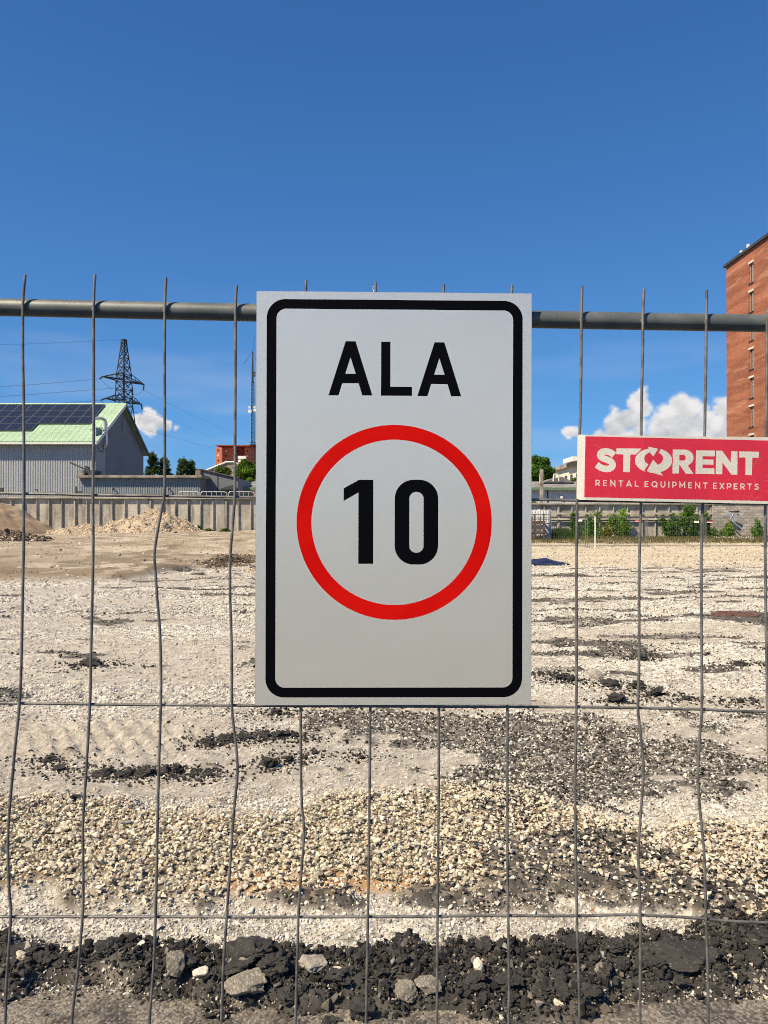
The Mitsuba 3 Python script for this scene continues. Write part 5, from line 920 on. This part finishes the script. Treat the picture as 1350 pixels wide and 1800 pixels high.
obj('cap', tube([(dx + 0.06, YD, dz1 - 0.02), (dx + 0.06, YD, dz1 + 0.10)], 0.10, 10), 'm_dark_trim', dm)
# the row of mesh fence panels across the far side
plain('m_far_fence', (0.16, 0.175, 0.18), 0.5, 0.4, 0.3)
YF_ = 46.3; px_posts = [928, 1029.5, 1134, 1237, 1343, 1449]; labs = ['far mesh fence panel beside the drum right of the sign', 'far mesh fence panel before the tall shrub', 'far mesh fence panel before the dense bushes', 'far mesh fence panel before the pickets and metal sheet', 'far mesh fence panel running out of frame at the right']
zt_f = at(0, 909, YF_)[2]
for a, b, lb in zip(px_posts, px_posts[1:], labs):
    k = thing('far_fence_panel', lb, 'fence', 'far mesh fence panels'); xa, xb = at(a, 0, YF_)[0] + 0.06, at(b, 0, YF_)[0] - 0.06; za_, zb_ = float(gz(xa, YF_)), float(gz(xb, YF_)); z0 = min(za_, zb_) + 0.12
    for x, zz_ in ((xa, za_), (xb, zb_)): obj('post', bar((x, YF_, zz_), (x, YF_, zt_f), 0.024, 6), 'm_far_fence', k)
    for z in (z0, zt_f): obj('rail', bar((xa, YF_, z), (xb, YF_, z), 0.02, 6), 'm_far_fence', k)
    obj('mesh', [bar((x, YF_, z0), (x, YF_, zt_f), 0.003, 3) for x in np.arange(xa + 0.1, xb, 0.11)] + [bar((xa, YF_, z), (xb, YF_, z), 0.003, 3) for z in np.arange(z0 + 0.25, zt_f, 0.3)], 'm_far_fence', k, kind='stuff')
    fb_ = box(-0.12, 0.12, -0.35, 0.35, 0, 0.13); fb_.apply_translation((xb + 0.06, YF_, zb_ - 0.01)); obj('foot_block', fb_, 'm_grey_slab', k)
plain('m_pinkred', (0.55, 0.10, 0.12), 0.5, 0.3)
for px, py, w_, mt, lb in ((1020, 915, 7, 'm_white_plastic', 'small white plate on the far fence at the post before the tall shrub'), (1120, 915.5, 6, 'm_pinkred', 'small pink red plate on the far fence left of its second post'), (1224.5, 917.5, 8.5, 'm_white_plastic', 'small white plate on the far fence before the tallest bush'), (1247.5, 917.5, 9, 'm_pinkred', 'small red plate on the far fence right of the white plate')):
    k = thing('fence_plate', lb, 'plate'); a = at(px - w_ / 2, py + 1.8, YF_ - 0.05); b = at(px + w_ / 2, py - 1.8, YF_ - 0.05); obj('panel', box(a[0], b[0], YF_ - 0.05, YF_ - 0.03, a[2], b[2]), mt, k)
    if mt == 'm_pinkred': obj('white_edge', box(a[0], b[0], YF_ - 0.052, YF_ - 0.0505, a[2], a[2] + 0.04), 'm_white_plastic', k)
k = thing('pale_post', 'single pale upright post before the tall shrub', 'post'); a = on_ground(1046.3, 958); obj('shaft', bar((a[0], a[1], float(gz(*a))), (a[0], a[1], at(0, 908, a[1])[2]), 0.045, 8), 'm_trim', k)
pk = thing('picket_edging', 'row of small white pickets on the grass at the right wall', 'edging'); YK = 52.5
for px in np.linspace(1254, 1322, 24):
    x = at(px, 0, YK)[0]; z = at(0, 947.5, YK)[2]; h_ = 0.13 + 0.03 * math.sin(px * 1.7)
    obj('picket', prism([(-0.03, 0), (0.03, 0), (0.03, h_), (0, h_ + 0.04), (-0.03, h_)], lambda v, x=x, z=z: np.column_stack([x + v[:, 0], YK + v[:, 2], z + v[:, 1]]), 0.02), 'm_white_plastic', pk)
obj('rail', box(at(1253, 0, YK)[0], at(1323, 0, YK)[0], YK + 0.021, YK + 0.04, at(0, 948.5, YK)[2], at(0, 946.8, YK)[2]), 'm_white_plastic', pk)

# ------------------------------------------------------------------ heaps, manhole, sheet painted as a shadow
def heap(name, label, bsdf, px, py, Y, wpx, toppx, depth, seed, rough=0.1, power=1.3, stones=None, px_peak=None):
    r = np.random.default_rng(seed); cx, rx = at(px, 0, Y)[0], wpx * Y / F / 2; zb_ = float(gz(cx, Y)); H_ = at(0, toppx, Y)[2] - zb_; pk_ = 0 if px_peak is None else (at(px_peak, 0, Y)[0] - cx) / rx
    n = 70; u = np.linspace(-1.05, 1.05, n); U, V = np.meshgrid(u, u); S = U - pk_ * (1 - np.abs(U)); R_ = np.sqrt(S * S + V * V); X, Yy = cx + U * rx, Y + V * depth
    Z = np.clip(1 - R_, 0, 1) ** power * H_ * (1 + 0.5 * (np_fbm(X * 0.7, Yy * 0.7, seed * 1.0, 3) - 0.5)) + rough * (np_fbm(X * 1.6, Yy * 1.6, seed + 3.0, 4) - 0.5) * np.clip((1 - R_) * 5, 0, 1)
    zz_ = gz(X, Yy) - 0.05 + Z; v = np.column_stack([X.ravel(), Yy.ravel(), zz_.ravel()]); i, j = np.meshgrid(np.arange(n - 1), np.arange(n - 1), indexing='ij'); k0_ = (i * n + j).ravel(); f = np.stack([k0_, k0_ + 1, k0_ + 1 + n, k0_ + n], 1)
    k = thing(name, label, 'heap'); obj('body', (v, f), bsdf, k, smooth=True)
    if stones:
        num, lo, hi, col = stones; t = np.sqrt(r.uniform(0, 1, num)) * 1.05; an = r.uniform(0, 6.283, num); uu, vv = t * np.cos(an), t * np.sin(an); from_ = RegularGridInterpolator((u, u), zz_); uu, vv = np.clip(uu, -1.04, 1.04), np.clip(vv, -1.04, 1.04)
        q = lo * (hi / lo) ** r.beta(1.2, 2.4, num); pos = np.column_stack([cx + uu * rx, Y + vv * depth, from_(np.column_stack([vv, uu])) + 0.3 * q]); mm, cc = scatter(pos, q, np.vstack([tint(c, num, r, 0.25) for c in col])[r.permutation(len(col) * num)[:num]], r)
        obj('stones', mm, 'm_stone', k, color=cc, kind='stuff')
plain('m_sand', mottled((0.30, 0.225, 0.145), (0.40, 0.315, 0.215), 0.9), 0.95, 0.1)
plain('m_rubble', mottled((0.28, 0.23, 0.165), (0.42, 0.36, 0.28), 1.5), 0.95, 0.1)
plain('m_dirt', mottled((0.045, 0.036, 0.026), (0.17, 0.135, 0.10), 1.2), 0.95, 0.1)
heap('sand_heap', 'smooth beige sand heap at the far left before the slab wall', 'm_sand', 2, 0, 53, 160, 882, 6.0, 3, 0.25, 0.85)
heap('gravel_heap', 'buff gravel and rubble heap against the left slab wall', 'm_rubble', 262, 0, 56.5, 190, 896, 3.6, 5, 0.95, 0.95, (4200, 0.03, 0.17, [(0.45, 0.38, 0.29), (0.52, 0.46, 0.37), (0.36, 0.30, 0.23)]), 280)
heap('low_rubble', 'low pale rubble spread between sand heap and gravel heap', 'm_rubble', 150, 0, 55.5, 170, 922, 3.2, 6, 0.3, 1.0, (1500, 0.04, 0.16, [(0.50, 0.43, 0.33), (0.42, 0.35, 0.27)]))
heap('dirt_heap', 'dark earth and white rubble heap at the left edge', 'm_dirt', 8, 0, 43, 150, 931, 3.4, 7, 0.5, 1.0, (2600, 0.03, 0.19, [(0.05, 0.04, 0.03), (0.42, 0.37, 0.30), (0.16, 0.13, 0.10)]))
heap('rubble_mound', 'low brown rubble mound left of the speed sign', 'm_dirt', 402, 0, 28, 130, 972, 2.6, 8, 0.3, 1.1, (1700, 0.02, 0.11, [(0.20, 0.16, 0.115), (0.36, 0.31, 0.25), (0.12, 0.095, 0.07)]))
heap('rubble_mound', 'small stony hump right beside the speed sign\'s left edge', 'm_rubble', 455, 0, 24.5, 60, 992, 1.6, 9, 0.25, 1.1, (700, 0.02, 0.09, [(0.42, 0.37, 0.30), (0.10, 0.09, 0.07)]))
L('flat_rock', 'flat pale broken slab left of the brown rubble mound', 'rock', 'm_grey_slab', 347, 1006, 26, 9, 601, facets=9); L('flat_rock', 'small rock in front of the flat pale slab by the rubble mound', 'rock', 'm_grey_slab', 378, 1004, 14, 9, 602)
plain('m_rust', mottled((0.065, 0.040, 0.034), (0.13, 0.076, 0.06), 9), 0.8, 0.3)
mh = thing('manhole_cover', 'rusty red brown manhole cover standing proud of dark earth at the right', 'manhole cover'); a = on_ground(1292, 1081); z = float(gz(*a)) - 0.004; R0 = 0.32
m = trimesh.creation.revolve(np.array([(R0 - 0.02, 0.028), (R0, 0.03), (R0 + 0.06, 0.03), (R0 + 0.07, 0.0), (R0 + 0.12, -0.16)]), sections=40); m.apply_translation((a[0], a[1], z)); obj('frame', m, 'm_rust', mh, smooth=40)
m = trimesh.creation.cylinder(radius=R0 - 0.022, height=0.05, sections=40); m.apply_translation((a[0], a[1], z)); ld = obj('lid', m, 'm_rust', mh)
obj('stud', [box(a[0] + x - 0.018, a[0] + x + 0.018, a[1] + y - 0.018, a[1] + y + 0.018, z + 0.025, z + 0.032) for x in np.arange(-0.26, 0.27, 0.065) for y in np.arange(-0.26, 0.27, 0.065) if x * x + y * y < 0.072], 'm_rust', ld, kind='stuff')
plain('m_shadow_sheet', mottled((0.010, 0.016, 0.045), (0.020, 0.030, 0.075), 3), 0.6, 0.3)  # navy tone is the shade of a cast shadow, put into the colour
tp = thing('tarpaulin', 'dark navy tarpaulin lying on the pale ground at the sign\'s right edge', 'tarpaulin')  # shadow of something hidden behind the sign, built as a dark sheet
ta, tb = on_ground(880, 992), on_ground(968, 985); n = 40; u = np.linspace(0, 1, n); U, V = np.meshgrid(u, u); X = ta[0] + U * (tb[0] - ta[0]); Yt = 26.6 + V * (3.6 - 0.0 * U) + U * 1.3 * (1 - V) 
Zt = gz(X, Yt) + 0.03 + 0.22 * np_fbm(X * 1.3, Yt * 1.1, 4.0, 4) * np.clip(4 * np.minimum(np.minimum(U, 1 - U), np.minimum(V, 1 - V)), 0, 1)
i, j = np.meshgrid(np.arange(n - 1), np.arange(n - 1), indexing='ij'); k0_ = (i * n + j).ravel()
obj('sheet', (np.column_stack([X.ravel(), Yt.ravel(), Zt.ravel()]), np.stack([k0_, k0_ + 1, k0_ + 1 + n, k0_ + n], 1)), 'm_shadow_sheet', tp, smooth=True)
print('loose stone triangles', TRI)
